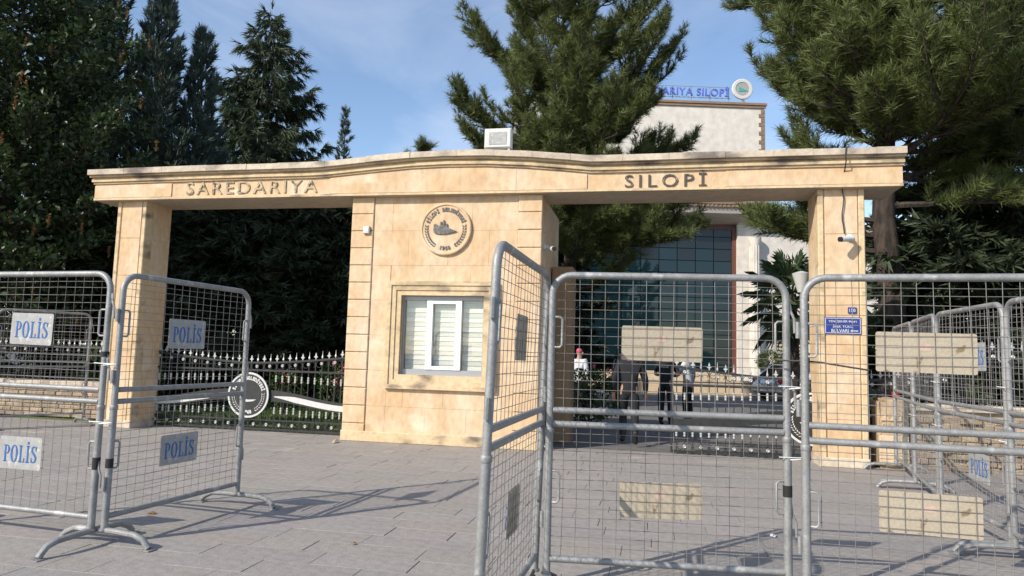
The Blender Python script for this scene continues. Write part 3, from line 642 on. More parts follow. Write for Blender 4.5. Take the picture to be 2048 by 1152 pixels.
barrier((4.18, -3.22), (4.15, -4.70), 'barrier with a blue lettered plate beside the rough stone wall', 'front', px=.95, feet='lr')
barrier((4.13, -4.80), (4.10, -6.30), 'barrier continuing the row along the rough wall toward the street', 'front', px=.8, feet='lr')
barrier((4.73, -.12), (4.47, -1.62), 'barrier at the end of the row nearest the carved stone', 'none', feet='lr')
barrier((4.45, -1.70), (4.19, -3.15), 'barrier second from the carved stone in the row', 'none', feet='lr')
barrier((-9.75, -1.05), (-9.05, .25), 'empty barrier by the low pale wall beneath the broad tree', 'none', feet='lr', ties=False)
barrier((-10.6, -2.35), (-9.82, -1.13), 'plain barrier leading away from the low pale wall', 'none', feet='lr', ties=False)
wr = MB(); wr.tube([(2.08, -6.50, 1.515), (2.3, -6.60, 1.51), (2.46, -6.66, 1.485), (2.56, -6.70, 1.47)], .006, 6); tag(wr.build('bent_rod', 'black', None, True), 'dark bent rod stuck through the joint of two barriers', 'rod')

# ------------------------------------------------------------------ vegetation
class Tree:
    def __init__(s): s.wood = MB(); s.P = []; s.D = []; s.C = []
    def fol(s, p, d, c=1.): s.P.append(tuple(p)); s.D.append(tuple(d)); s.C.append(c)
def needles(P, D, C, per, L, w_, spread, along=.1, flat=0.):
    P = np.array(P, float); D = np.array(D, float); C = np.array(C, float); N = len(P)
    D /= np.linalg.norm(D, axis=1, keepdims=True)+1e-9
    P = np.repeat(P, per, 0); D = np.repeat(D, per, 0); C = np.repeat(C, per, 0); n = len(P)
    rnd = rng.normal(size=(n, 3)); rnd -= D*(rnd*D).sum(1, keepdims=True); rnd /= np.linalg.norm(rnd, axis=1, keepdims=True)+1e-9
    th = rng.uniform(spread[0], spread[1], (n, 1)); dr = D*np.cos(th)+rnd*np.sin(th)
    b = P+D*rng.uniform(-along, along, (n, 1)); l = L*rng.uniform(.7, 1.15, (n, 1))
    s = np.cross(dr, rng.normal(size=(n, 3))); s /= np.linalg.norm(s, axis=1, keepdims=True)+1e-9
    V = np.empty((n, 3, 3)); V[:, 0] = b-s*w_/2; V[:, 1] = b+s*w_/2; V[:, 2] = b+dr*l
    k = C*rng.uniform(.8, 1.2, n); col = np.ones((n, 3, 4)); col[:, :, :3] = k[:, None, None]
    return V.reshape(-1, 3), np.arange(n*3).reshape(-1, 3), col.reshape(-1, 4)
def leaves(P, D, C, per, L, w_, spread, along=.1):
    P = np.array(P, float); D = np.array(D, float); C = np.array(C, float)
    D /= np.linalg.norm(D, axis=1, keepdims=True)+1e-9
    P = np.repeat(P, per, 0); D = np.repeat(D, per, 0); C = np.repeat(C, per, 0); n = len(P)
    dr = D+rng.normal(size=(n, 3))*spread; dr[:, 2] -= .25; dr /= np.linalg.norm(dr, axis=1, keepdims=True)
    s = np.cross(dr, rng.normal(size=(n, 3))*.6+np.array([0, 0, 1.])); s /= np.linalg.norm(s, axis=1, keepdims=True)+1e-9
    up = np.cross(s, dr); b = P+rng.normal(size=(n, 3))*along; l = L*rng.uniform(.6, 1.2, (n, 1))
    V = np.empty((n, 4, 3)); V[:, 0] = b; V[:, 1] = b+dr*l*.5+s*w_/2*l/L+up*.12*l; V[:, 2] = b+dr*l; V[:, 3] = b+dr*l*.5-s*w_/2*l/L+up*.12*l
    k = C*rng.uniform(.7, 1.3, n); col = np.ones((n, 4, 4)); col[:, :, :3] = k[:, None, None]
    i = np.arange(n)[:, None]*4; F = np.concatenate([i+np.array([[0, 1, 2]]), i+np.array([[0, 2, 3]])], 0)
    return V.reshape(-1, 3), F, col.reshape(-1, 4)
def np_mesh(name, V, F, col):
    me = bpy.data.meshes.new(name); nv, nf = len(V), len(F)
    me.vertices.add(nv); me.vertices.foreach_set('co', V.astype(np.float32).ravel()); me.loops.add(nf*3); me.loops.foreach_set('vertex_index', F.astype(np.int32).ravel())
    me.polygons.add(nf); me.polygons.foreach_set('loop_start', np.arange(0, nf*3, 3, dtype=np.int32)); me.update(calc_edges=True)
    a = me.attributes.new('var', 'FLOAT_COLOR', 'POINT'); a.data.foreach_set('color', col.astype(np.float32).ravel()); return me
def curve_limb(p, az, e0, e1, L, n=7, wob=.06):
    pts = [Vector(p)]; a = az
    for i in range(n):
        e = e0+(e1-e0)*(i/(n-1)); a += random.gauss(0, wob); e += random.gauss(0, wob)
        pts.append(pts[-1]+Vector((math.cos(a)*math.cos(e), math.sin(a)*math.cos(e), math.sin(e)))*(L/n))
    return pts
def limb_fol(T, pts, dens, twig, up=.3, c0=1., start=.25, lev=0, droop=0.):
    n = len(pts)-1
    for i in range(n):
        s = (i+.5)/n
        if s < start: continue
        d = (pts[i+1]-pts[i]); l = d.length; d = d/l
        k = max(1, int(l*dens))
        side = d.cross(Vector((0, 0, 1))); side = side.normalized() if side.length > .05 else Vector((1, 0, 0))
        for j in range(k):
            p = pts[i]+(pts[i+1]-pts[i])*((j+random.random())/k)
            for sg in (-1, 1):
                tl = twig*(1.15-s*.75)*random.uniform(.5, 1.2)
                dd = (d*random.uniform(.4, 1)+side*sg*random.uniform(.3, 1)+Vector((0, 0, up+random.gauss(0, .25)-droop))).normalized()
                m = max(1, int(tl/.12)); cc = c0*random.uniform(.75, 1.25)
                for q in range(m):
                    pp = p+dd*tl*((q+1)/m); T.fol(pp, dd+Vector((0, 0, .25-droop)), cc)
                if tl > .35: T.wood.tube([p, p+dd*tl], [.012, .004], 3, False)
    T.fol(pts[-1], pts[-1]-pts[-2], c0)
def finish_tree(T, name, label, base, fm, bm_, per, L, w_, spread, kind='needle', along=.1, group=None, cat='tree'):
    t = thing(name, label, cat, base, 0, group)
    T.wood.build('trunk', bm_, t, True)
    fn = needles if kind == 'needle' else leaves
    V, F, c = fn(T.P, T.D, T.C, per, L, w_, spread, along)
    link('crown', np_mesh('crown', V, F, c), fm, t)
    return t
def pine(base, h, r0, limbs, label, lean=(0, 0), dens=9., per=24, L=.23, w_=.017, extra=(), z_lo=.3, name='pine_tree', crown_r=None, cmul=1., clear_left=False):
    T = Tree(); n = 10
    tr = [Vector((lean[0]*(i/n)**1.3+random.gauss(0, .04)*(i > 0), lean[1]*(i/n)**1.3+random.gauss(0, .04)*(i > 0), h*i/n)) for i in range(n+1)]
    T.wood.tube(tr, [r0*(1-.9*i/n)+.015 for i in range(n+1)], 9)
    def at(s):
        q = s*n; i = min(int(q), n-1); return tr[i].lerp(tr[i+1], q-i)
    for i in range(limbs):
        s = z_lo+(.98-z_lo)*(i+random.random())/limbs; az = i*2.4+random.uniform(-.4, .4)
        Lm = (crown_r(s) if crown_r else 3.2*(1-s)**.6+.5)*random.uniform(.7, 1.15)
        if clear_left and math.cos(az) < -.2 and s < .60: Lm *= .68
        pts = curve_limb(at(s), az, R(random.uniform(-5, 30)), R(random.uniform(45, 75)), Lm)
        T.wood.tube(pts, [max(.012, .22*r0*(1-s*.5)*(1-k/len(pts))) for k in range(len(pts))], 5)
        limb_fol(T, pts, dens, .75, .5, cmul)
        for _ in range(4):   # sub limbs
            k = random.randint(2, 5); d = pts[k+1]-pts[k]; a2 = math.atan2(d.y, d.x)+random.choice((-1, 1))*random.uniform(.5, 1.1)
            q = curve_limb(pts[k], a2, R(10), R(65), Lm*.5, 5); T.wood.tube(q, [max(.008, .09*r0*(1-m/6)) for m in range(len(q))], 4); limb_fol(T, q, dens, .5, .45, cmul, .15)
    for (z, azd, Lm, e0, e1) in extra:
        pts = curve_limb(at(z/h), R(azd), R(e0), R(e1), Lm, 9, .04); T.wood.tube(pts, [max(.012, .25*r0*(1-k/len(pts))) for k in range(len(pts))], 5); limb_fol(T, pts, dens*1.3, .7, .4, cmul)
        for k in (3, 4, 5, 6, 7):
            d = pts[k+1]-pts[k]; a2 = math.atan2(d.y, d.x)+random.choice((-1, 1))*random.uniform(.5, 1.)
            q = curve_limb(pts[k], a2, R(5), R(60), Lm*.32, 5); T.wood.tube(q, [.02, .016, .013, .01, .008, .006], 4); limb_fol(T, q, dens*1.2, .5, .4, cmul, .1)
    print(label[:20], 'tufts', len(T.P))
    return finish_tree(T, name, label, base, 'needle', 'bark', per, L, w_, (.2, 1.25), along=.07)
pine((-1.25, 9.6, 0), 14.5, .24, 66, 'tall long needled pine behind the guard room with upswept branches', (.5, 0), z_lo=.24,
     crown_r=lambda s: 4.2*(1-s)**.45+.5 if s > .42 else 2.8, extra=((6.6, 175, 4.2, 15, 45), (9.2, 180, 4.6, 20, 60), (7.4, 185, 4.4, 5, 55), (6.9, 10, 3.9, 0, 40), (7.5, -15, 3.0, 15, 65), (6.2, -95, 3.2, 10, 50), (8.0, -80, 3.0, 20, 60), (4.8, -60, 3.0, 0, 20), (5.2, -12, 3.9, -8, 8), (4.8, -32, 3.9, -8, 6), (5.9, -5, 4.2, -5, 12), (5.5, -45, 3.8, -5, 10), (4.7, -110, 3.2, 0, 15), (5.2, -85, 3.0, 5, 25)))
pine((5.75, 3.4, 0), 14.5, .27, 84, 'thick trunked pine rising behind the street sign pillar', (.3, .4), z_lo=.36, clear_left=True, dens=9,
     crown_r=lambda s: 4.6*(1-s)**.4+.5, extra=((5.8, 165, 1.8, 30, 45), (6.5, 150, 2.0, 30, 55), (8.2, 178, 3.4, 40, 60), (8.6, 165, 3.6, 30, 50), (7.0, -95, 2.8, 20, 50), (6.0, -75, 2.8, 10, 40), (7.8, -110, 2.6, 30, 60), (6.6, -50, 3.0, 10, 40), (5.6, -100, 2.2, 5, 35), (3.7, 165, 2.5, 5, 25), (4.0, 150, 2.7, 10, 20), (4.3, 185, 2.2, 5, 35), (5.6, -60, 3.0, 5, 10), (5.2, 20, 3.4, 0, 0), (4.6, -20, 3.0, 0, -10), (6.2, -110, 2.6, 10, 40), (5.4, 30, 3.2, 5, 8), (6.1, -12, 3.4, 5, 12), (5.0, 60, 3.0, 0, 8), (5.7, 5, 3.0, 0, 10), (6.6, 200, 2.8, 20, 50)))
pine((9.6, 4.6, 0), 13, .22, 36, 'pine with low sweeping branches behind the iron railing', z_lo=.16, dens=8, cmul=.75, crown_r=lambda s: 3.9*(1-s)**.6+.6)
pine((-7.0, 12.4, 0), 9.0, .13, 14, 'small young pine whose tip shows over the gateway coping', z_lo=.3, per=16, crown_r=lambda s: 1.6*(1-s)+.35)
def conifer(base, h, rad, label, mname, name, n, e0, e1, per, L, w_, spread, dens, droop=0., z_lo=.04, twig=.45, group=None, multi=0, cm=1.):
    T = Tree(); T.wood.tube([(0, 0, 0), (.05, 0, h*.5), (0, 0, h*.97)], [.012*h+.03, .008*h+.02, .01], 7)
    for i in range(n):
        s = z_lo+(.985-z_lo)*((i+random.random())/n)**.9; az = i*2.39996+random.uniform(-.3, .3)
        Lm = rad(s)*random.uniform(.7, 1.2); e_a = R(e0+random.gauss(0, 7)); e_b = R(e1+random.gauss(0, 9))
        pts = curve_limb((0, 0, h*s), az, e_a, e_b, Lm, 5, .07); T.wood.tube(pts, [max(.006, .022*(1-k/6)) for k in range(len(pts))], 4, False)
        limb_fol(T, pts, dens, twig*min(1, Lm/1.2), .15, cm*random.uniform(.8, 1.2), .2, droop=droop)
    T.fol((0, 0, h), (0, 0, 1)); print(label[:20], len(T.P))
    return finish_tree(T, name, label, base, mname, 'bark_dark', per, L, w_, spread, along=.1, group=group)
# drooping spruce, cypresses
conifer((-14.4, 14.4, 0), 15.7, lambda s: 5.4*(1-s)**.85+.15, 'tall spruce with drooping branch curtains and upturned tips against the sky', 'spruce', 'spruce_tree', 140, -8, 24, 14, .36, .045, (.1, .7), 8, .75, twig=.75)
cyp = dict(mname='cypress', name='cypress_tree', e0=50, e1=72, per=14, L=.28, w_=.042, spread=(.1, .65), dens=9, group=None)
conifer((-13.9, 7.4, 0), 12.3, lambda s: 3.3*(1-s)**.75+.15, 'grey green cypress with a single pointed top, left of the spruce', n=120, **cyp)
conifer((-13.0, 8.3, 0), 11.6, lambda s: 2.6*(1-s)**.8+.12, 'narrower grey green cypress leaning on its taller neighbour', n=105, **cyp)
conifer((-15.6, 6.4, 0), 14.2, lambda s: 3.6*(1-s)**.6+.2, 'tallest dark cypress rising behind the broad leaved tree', n=130, **cyp)
conifer((-15.9, 25, 0), 15.2, lambda s: 2.2*(1-s)**.8+.12, 'distant small cypress tip over the gateway beside the spruce', n=60, **cyp)
# dark evergreens filling the garden behind the closed gate
k_ = 0
for (x, y, h, r, lb) in ((-10.9, 7.2, 6.2, 2.0, 'dark evergreen beside the pillar behind the closed gate'), (-8.9, 8.6, 6.6, 2.2, 'dark evergreen behind the disc of the closed gate'), (-6.9, 9.4, 6.6, 2.2, 'dark evergreen in the middle of the garden'), (-4.9, 9.8, 6.4, 2.1, 'dark evergreen nearest the guard room in the garden'), (-2.9, 12.0, 6.0, 2.2, 'dark evergreen behind the guard room'), (-12.8, 5.2, 6.0, 2.0, 'dark evergreen under the broad leaved tree'),
                      (7.6, 4.6, 5.2, 2.0, 'dark evergreen shrub tree behind the thick trunked pine')):
    conifer((x, y, 0), h, lambda s, r=r: 1.25*r*(1-s)**.4+.3, lb, 'spruce', 'evergreen_tree', 120, 0, 10, 7, .30, .085, (.1, .9), 7.5, .35, z_lo=.03, twig=.8, cm=.7)
# broad leaved tree with seed clusters
T = Tree(); T.wood.tube([(0, 0, 0), (.1, 0, 2), (0, .1, 5), (.1, 0, 9.5)], [.22, .18, .12, .03], 8); PN = Tree()
for i in range(110):
    z = 1.6+8.6*(i+random.random())/110; az = i*2.39996; rr = 3.3*math.sqrt(max(.08, 1-((z-5.2)/5.6)**2))*random.uniform(.75, 1.1)
    pts = curve_limb((0, 0, z-.5), az, R(15), R(30), rr, 6, .1); T.wood.tube(pts, [max(.008, .05*(1-k/7)) for k in range(len(pts))], 4, False); limb_fol(T, pts, 8, .75, .1, 1, .2)
    if random.random() < .75:
        for _ in range(2):
            e = pts[-1]+Vector((random.gauss(0, .3), random.gauss(0, .3), random.gauss(0, .2)))
            for q in range(7): PN.fol(e+Vector((0, 0, q*.035)), (0, 0, 1), random.uniform(.7, 1.3))
bt = finish_tree(T, 'broadleaf_tree', 'broad dark leaved tree with brown seed clusters beside the gateway', (-13.5, 2.2, 0), 'leaf', 'bark_dark', 4, .17, .085, .8, 'leaf', .08)
V, F, c = needles(PN.P, PN.D, PN.C, 9, .06, .03, (.3, 1.5), .03); link('seed_clusters', np_mesh('seed_clusters', V, F, c), 'panicle', bt)
def bush(base, rx, ry, h, label, fm, n=500, L=.07, w_=.04, flowers=None, name='shrub', z0=.05):
    T = Tree(); T.wood.tube([(0, 0, 0), (0, 0, h*.7)], [.03, .01], 5)
    for i in range(n):
        v = Vector((random.gauss(0, 1), random.gauss(0, 1), random.gauss(0, 1))).normalized()*random.uniform(.6, 1.)**.5
        T.fol((v.x*rx, v.y*ry, z0+h/2+v.z*(h/2-z0)), v+Vector((0, 0, .3)), random.uniform(.7, 1.3))
    for i in range(10): T.wood.tube([(0, 0, h*.2), (random.uniform(-rx, rx)*.7, random.uniform(-ry, ry)*.7, h*random.uniform(.5, .9))], [.015, .004], 4, False)
    t = finish_tree(T, name, label, base, fm, 'bark_dark', 5, L, w_, .8, 'leaf', .05, cat='shrub')
    if flowers:
        P = [(random.uniform(-rx, rx)*.9, random.uniform(-ry, ry)*.9, h*random.uniform(.6, 1.05)) for _ in range(flowers)]
        V, F, c = leaves(P, [(0, 0, 1)]*flowers, [1.]*flowers, 7, .06, .06, 1., .015); link('blossoms', np_mesh('blossoms', V, F, c), 'flower', t)
    return t
for x, y, h, lb, fl in ((-7.2, 4.2, 1.0, 'rose bush nearest the pillar behind the closed gate', 6), (-6.2, 4.8, 1.15, 'leafy rose bush behind the gate disc', 9), (-5.2, 4.6, 1.1, 'rose bush with pink blossoms in the garden', 16), (-4.3, 4.0, 1.45, 'tall rose bush with pink blossoms beside the guard room', 18)):
    bush((x, y, -.02), .42, .4, h, lb, 'bush', 130, .07, .04, fl, 'rose_bush')
bush((-.05, 4.6, 0), .75, .5, 1.25, 'green flowering bush in the courtyard beside the guard room', 'bush', 500, .08, .05, 8)
bush((6.65, 21.6, .0), .8, .8, 2.0, 'round clipped yellow green shrub in front of the white column', 'ybush', 700, .09, .05, None, 'topiary_shrub', .5)
bush((6.6, 9.0, 0), 1.0, .8, 2.2, 'dark leafy shrub behind the gate leaf by the lamp post', 'bush', 500, .1, .06)
bush((-10.2, 2.4, 0), 1.0, .6, 1.6, 'leafy shrub above the low pale wall by the pillar', 'bush', 500, .09, .05)
# fan palm
t = thing('fan_palm', 'fan palm with drooping fronds in front of the white building', 'palm', (5.5, 11.6, -.4))
m = MB(); m.tube([(0, 0, 0), (.05, 0, 2), (0, .05, 4.0)], [.2, .17, .15], 9); m.build('trunk', 'bark', t, True)
fr = MB()
for i in range(34):
    az = i*2.39996; el = R(75-3.9*i+random.uniform(-8, 8)); L1 = random.uniform(.7, 1.0); d = Vector((math.cos(az)*math.cos(el), math.sin(az)*math.cos(el), math.sin(el)))
    p0 = Vector((0, 0, 4.0-.012*i)); p1 = p0+d*L1; fr.tube([p0, p1], [.018, .012], 4, False, c=(1.2, 1.1, .8)); side = d.cross(Vector((0, 0, 1)))
    side = side.normalized() if side.length > .1 else Vector((1, 0, 0)); up = side.cross(d); k = random.uniform(.7, 1.2) if i < 24 else random.uniform(.5, 1.)
    for j in range(22):
        a = R(-125+250*j/21); dd = d*math.cos(a)+side*math.sin(a); l = .78*(1-.25*abs(math.sin(a/2)))*random.uniform(.9, 1.1); mid_ = p1+dd*l*.6+up*.03; tip = p1+dd*l+Vector((0, 0, -.16)); n_ = dd.cross(up)*.022
        fr.add([p1, mid_+n_, tip, mid_-n_], [(0,1,2),(0,2,3)], (k, k, k))
fr.build('fronds', 'palmleaf', t)
# grass blades
N = 9000; gp = np.stack([rng.uniform(-13, -3.4, N), rng.uniform(1.6, 9, N), np.full(N, -.02)], 1)
V, F, c = needles(gp, np.tile([0, 0, 1.], (N, 1)), rng.uniform(.7, 1.3, N), 3, .09, .02, (.05, .6), .0); gr = link('grass', np_mesh('grass', V, F, c), 'bush'); gr['kind'] = 'stuff'; gr['label'] = 'short green lawn grass behind the closed gate'; gr['category'] = 'grass'

# ------------------------------------------------------------------ building
bd_o = Vector((6.95, 26.4, 0)); brz = math.atan2(.22, .975)
B = thing('municipal_building', 'white municipal building with dark glass front and roof lettering behind the pines', 'building', bd_o, brz)
m = MB(); m.box((-13, 0, 9.7), (0, 12, 14.85)); up_ = m.build('upper_wall', 'bwall', B)
m = MB(); m.box((-13.1, -.12, 14.85), (.12, 12, 14.97)); m.box((-13.05, -.07, 14.71), (.07, .0, 14.85)); m.build('parapet_cornice', 'btrim', up_)
for i in range(21): MB().box((-.001, -.03, 9.75+i*.235), (.03, .30 if i % 2 else .18, 9.95+i*.235)).build('corner_stone', 'btrim', up_); MB().box((-.30 if i % 2 else -.18, -.03, 9.75+i*.235), (-.0015, -.001, 9.95+i*.235)).build('corner_stone', 'btrim', up_)
m = MB(); m.box((-13.05, -.10, 9.55), (.08, .5, 9.69)); m.box((-13.0, -.05, 9.4), (.04, .5, 9.55))
for i in range(60): m.box((-13+i*.217, -.095, 9.40), (-12.9+i*.217, -.051, 9.52))
m.build('lower_cornice', 'btrim', up_)
# cove soffit
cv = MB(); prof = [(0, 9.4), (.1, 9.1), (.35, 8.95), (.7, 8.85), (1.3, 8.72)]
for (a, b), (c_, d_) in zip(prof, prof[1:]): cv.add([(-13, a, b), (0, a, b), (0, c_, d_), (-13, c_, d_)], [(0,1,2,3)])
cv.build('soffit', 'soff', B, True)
gx0, gx1, gy, gz0, gz1 = -11.0, -1.30, 1.3, .9, 8.7
MB().box((gx0, gy+.06, gz0), (gx1, gy+.3, gz1)).build('curtain_wall_backing', 'mullion', B)
nx_, nz2 = 10, 12
for i in range(nx_):
    for j in range(nz2):
        xa, xb = gx0+(gx1-gx0)*i/nx_, gx0+(gx1-gx0)*(i+1)/nx_; za, zb = gz0+(gz1-gz0)*j/nz2, gz0+(gz1-gz0)*(j+1)/nz2
        dark = j >= 10 or (j == 9 and i % 2 == 1)
        o = MB().box((-(xb-xa)/2+.02, -.02, -(zb-za)/2+.02), ((xb-xa)/2-.02, .03, (zb-za)/2-.02)).build('glass_panel', 'spandrel' if dark else 'fglass', B, loc=((xa+xb)/2, gy, (za+zb)/2)); o.rotation_euler = (random.gauss(0, .004), 0, random.gauss(0, .004))
MB().box((gx1, gy-.1, .4), (gx1+.22, gy+.3, 8.7)).build('red_brown_jamb', 'bframe', B); MB().box((gx0, gy-.08, 8.45), (gx1, gy+.05, 8.72)).build('red_brown_head', 'bframe', B)
MB().box((gx1+.222, 1.0, 0), (9.5, 8, 8.9)).build('side_wing_wall', 'bwall', B); MB().box((-13, 1.2, 0), (gx1, 1.7, .9)).build('base_wall', 'cream', B)
m = MB(); m.lathe([(.36, 0), (.36, .3), (.29, .4)]+[(.27, .4), (.25, 7.6), (.33, 7.8), (.33, 8.0)], 20, (-.25, .75, 0))
for k in range(12):
    a = 2*math.pi*k/12; m.tube([(-.25+.265*math.cos(a), .75+.265*math.sin(a), .45), (-.25+.25*math.cos(a), .75+.25*math.sin(a), 7.55)], .025, 4)
m.build('column', 'bwall', B, True)
for wx in (1.6, 4.6):
    f = MB(); f.box((wx-.75, .93, 1.3), (wx+.75, 1.0, 3.2)); wo2 = f.build('window', 'btrim', B); MB().box((wx-.64, .915, 1.4), (wx+.64, .931, 3.1)).build('pane', 'fglass', wo2)
    for k in range(9): MB().box((wx-.64, .90, 1.45+k*.18), (wx+.64, .914, 1.55+k*.18)).build('shutter_slat', 'cream', wo2)
# roof lettering
rs = thing('roof_sign', 'blue roof lettering on rails with a round white emblem on the municipal building', 'sign', (0, 0, 0)); rs.location = bd_o+Vector((0, 0, 14.97)); rs.rotation_euler[2] = brz
m = MB(); m.box((-9.8, .55, .42), (-1.6, .58, .46)); m.box((-9.8, .55, 1.02), (-1.6, .58, 1.05))
for k in range(9): m.box((-9.7+k*1.0, .58, 0), (-9.66+k*1.0, .62, 1.05))
m.build('support_rails', 'alu', rs)
link('lettering', fit_text('SAREDARIYA SILOP\u0130', 5.3, .55, extrude=.05, spacing=1.1, bold=.012), 'roofblue', rs, loc=(-4.35, .5, .78))
d = MB().lathe([(.56, 0), (.56, .1), (.52, .12), (.38, .12), (.38, .09), (.001, .09)], 32, (0, 0, 0), 'y').build('emblem_disc', 'white', rs, loc=(-.98, .55, .95))
m = MB(); m.prism([(-.2, .12), (.28, -.1), (-.2, -.14)], -.02, 0); m.build('emblem_triangle', 'green', d, loc=(0, -.095, 0)); m = MB(); m.lathe([(.36, 0), (.36, .005), (.001, .005)], 28, (0,0,0), 'y'); m.build('emblem_field', 'plate_front', d, loc=(0, -.089, 0))
m = MB(); m.tube([(-.95, .6, 0), (-.95, .6, .45)], .04, 6); m.tube([(-.65, .9, 0), (-.9, .62, .6)], .03, 6); m.build('emblem_post', 'white', rs)
# low courtyard wall
t = thing('courtyard_wall', 'low cream stone wall with coping across the courtyard', 'wall', (4.2, 21.2, 0), R(11))
for k in range(9): MB().cbox((-4.5+k*1.0+.003, 0, 0), (-3.5+k*1.0-.003, .3, .56), .006).build('wall_block', 'cream', t); MB().cbox((-4.5+k*1.0+.003, -.05, .562), (-3.5+k*1.0-.003, .36, .66), .01, 2).build('coping_slab', 'coping', t)
# lamp post
t = thing('lamp_post', 'green lamp post with a white conical shade beside the gateway pillar', 'lamp post', (5.35, 9.4, 0)); MB().tube([(0, 0, 0), (0, 0, 3.5)], [.06, .045], 10).build('pole', 'lampgreen', t, True); MB().lathe([(.10, 3.45), (.24, 3.95), (.25, 3.98), (.02, 4.05)], 16).build('lamp_shade', 'white', t, True)
# bench
t = thing('park_bench', 'brown slatted park bench on the lawn behind the closed gate', 'bench', (-6.0, 6.3, 0), R(8))
for k in range(4): MB().box((-.8, -.2+k*.11, .42), (.8, -.11+k*.11, .45)).build('seat_slat', 'wood', t)
for k in range(3): MB().box((-.8, .26+k*.02, .52+k*.12), (.8, .285+k*.02, .61+k*.12)).build('back_slat', 'wood', t)
for x in (-.65, .65):
    MB().box((x-.03, -.2, 0), (x+.03, -.14, .42)).build('leg', 'black', t); MB().box((x-.03, .2, 0), (x+.03, .26, .80)).build('leg', 'black', t)
# ------------------------------------------------------------------ cars
def car(loc, rz, paint, label):
    t = thing('parked_car', label, 'car', loc, rz); L, W_ = 4.4, 1.74
    # stations along x: (x, z_low, z_belt, half width)
    st = [(-2.2, .45, .72, .66), (-2.12, .30, .86, .78), (-1.7, .24, .95, .85), (-1.0, .22, .97, .87), (0, .22, .95, .87), (1.0, .22, .92, .87), (1.6, .24, .84, .85), (2.05, .30, .70, .76), (2.2, .42, .58, .62)]
    m = MB(); vs = []; n = 10
    for x, z0, z1, hw in st:
        sec = [(-hw*.9, z0), (-hw, z0+.12), (-hw, (z0+z1)/2), (-hw*.97, z1-.08), (-hw*.86, z1), (hw*.86, z1), (hw*.97, z1-.08), (hw, (z0+z1)/2), (hw, z0+.12), (hw*.9, z0)]
        vs += [(x, y, z) for y, z in sec]
    fs = [(i*n+k, i*n+(k+1) % n, (i+1)*n+(k+1) % n, (i+1)*n+k) for i in range(len(st)-1) for k in range(n)]+[tuple(range(n)), tuple((len(st)-1)*n+k for k in range(n))]
    m.add(vs, fs); body = m.build('body', paint, t, True)
    gs = [(-1.75, .94, .80), (-1.15, 1.38, .62), (-.3, 1.45, .60), (.35, 1.40, .60), (1.15, .90, .78)]
    m = MB(); vs = []
    for x, z, hw in gs: vs += [(x, -hw, z), (x, hw, z)]
    low = [(x, s*.80, .90) for x in (-1.75, -1.15, -.3, .35, 1.15) for s in (-1, 1)]
    k = len(vs); m.add(vs+low, [(2*i, 2*i+2, 2*i+3, 2*i+1) for i in range(4)]+[(2*i, k+2*i, k+2*i+2, 2*i+2) for i in range(4)]+[(2*i+1, 2*i+3, k+2*i+3, k+2*i+1) for i in range(4)]); m.build('windows', 'carglass', t)
    m = MB()
    for a, b, c_ in ((-1.15, .35, .0),):
        m.add([(-1.15, -.625, 1.385), (.35, -.605, 1.405), (.35, .605, 1.405), (-1.15, .625, 1.385), (-1.1, -.55, 1.43), (.3, -.55, 1.45), (.3, .55, 1.45), (-1.1, .55, 1.43)], [(0,1,5,4),(1,2,6,5),(2,3,7,6),(3,0,4,7),(4,5,6,7)])
    m.build('roof', paint, t, True)
    for x, z0, z1 in ((-1.75, .94, 1.38), (1.15, .9, 1.4)):
        for s in (-1, 1):
            m = MB(); m.tube([(x, s*.80, z0), (-1.15 if x < 0 else .35, s*.62, z1)], .035, 5); m.build('pillar_trim', paint, t)
    for x in (-1.35, 1.35):
        for s in (-1, 1):
            m = MB(); m.lathe([(.2, -.1), (.30, -.1), (.325, -.07), (.325, .07), (.30, .1), (.2, .1)], 20, (x, s*.78, .325), 'y'); wh = m.build('wheel', 'rubber', t, True)
            m = MB(); m.lathe([(.20, -.02), (.2, .02), (.05, .04), (.001, .04)], 14, (x, s*.78-(.085 if s < 0 else -.045), .325), 'y'); m.build('rim', 'silver', wh, True)
    for s in (-1, 1):
        m = MB(); m.box((-2.20, s*.72-.14, .70), (-2.08, s*.72+.14, .84)); m.build('tail_light', 'red', t)
        m = MB(); m.box((2.02, s*.62-.14, .58), (2.16, s*.62+.14, .68)); m.build('headlight', 'pvc', t)
    MB().box((-2.24, -.72, .36), (-2.10, .72, .52)).build('bumper', paint, t); MB().box((-2.225, -.24, .60), (-2.19, .24, .70)).build('number_plate', 'white', t)
    return t
car((7.4, 19.6, 0), R(40), 'carpaint', 'silver saloon car parked by the low courtyard wall, red tail light showing')
# ------------------------------------------------------------------ people
def skin_mesh(verts, edges, radii, root=0, sub=2):
    me = bpy.data.meshes.new('s'); me.from_pydata(verts, edges, []); o = bpy.data.objects.new('s', me); COL.objects.link(o)
    md = o.modifiers.new('k', 'SKIN'); md.use_smooth_shade = True
    for i, r in enumerate(radii):
        sv = me.skin_vertices[0].data[i]; sv.radius = r if isinstance(r, tuple) else (r, r); sv.use_root = (i == root)
    ms = o.modifiers.new('u', 'SUBSURF'); ms.levels = sub; ms.render_levels = sub
    bpy.context.view_layer.update(); r = bpy.data.meshes.new_from_object(o.evaluated_get(bpy.context.evaluated_depsgraph_get())); bpy.data.objects.remove(o)
    r.materials.clear(); r.attributes.new('var', 'FLOAT_COLOR', 'POINT').data.foreach_set('color', np.ones(len(r.vertices)*4, dtype=np.float32)); return r
def chain(pts, rad):
    return list(pts), [(i, i+1) for i in range(len(pts)-1)], list(rad)
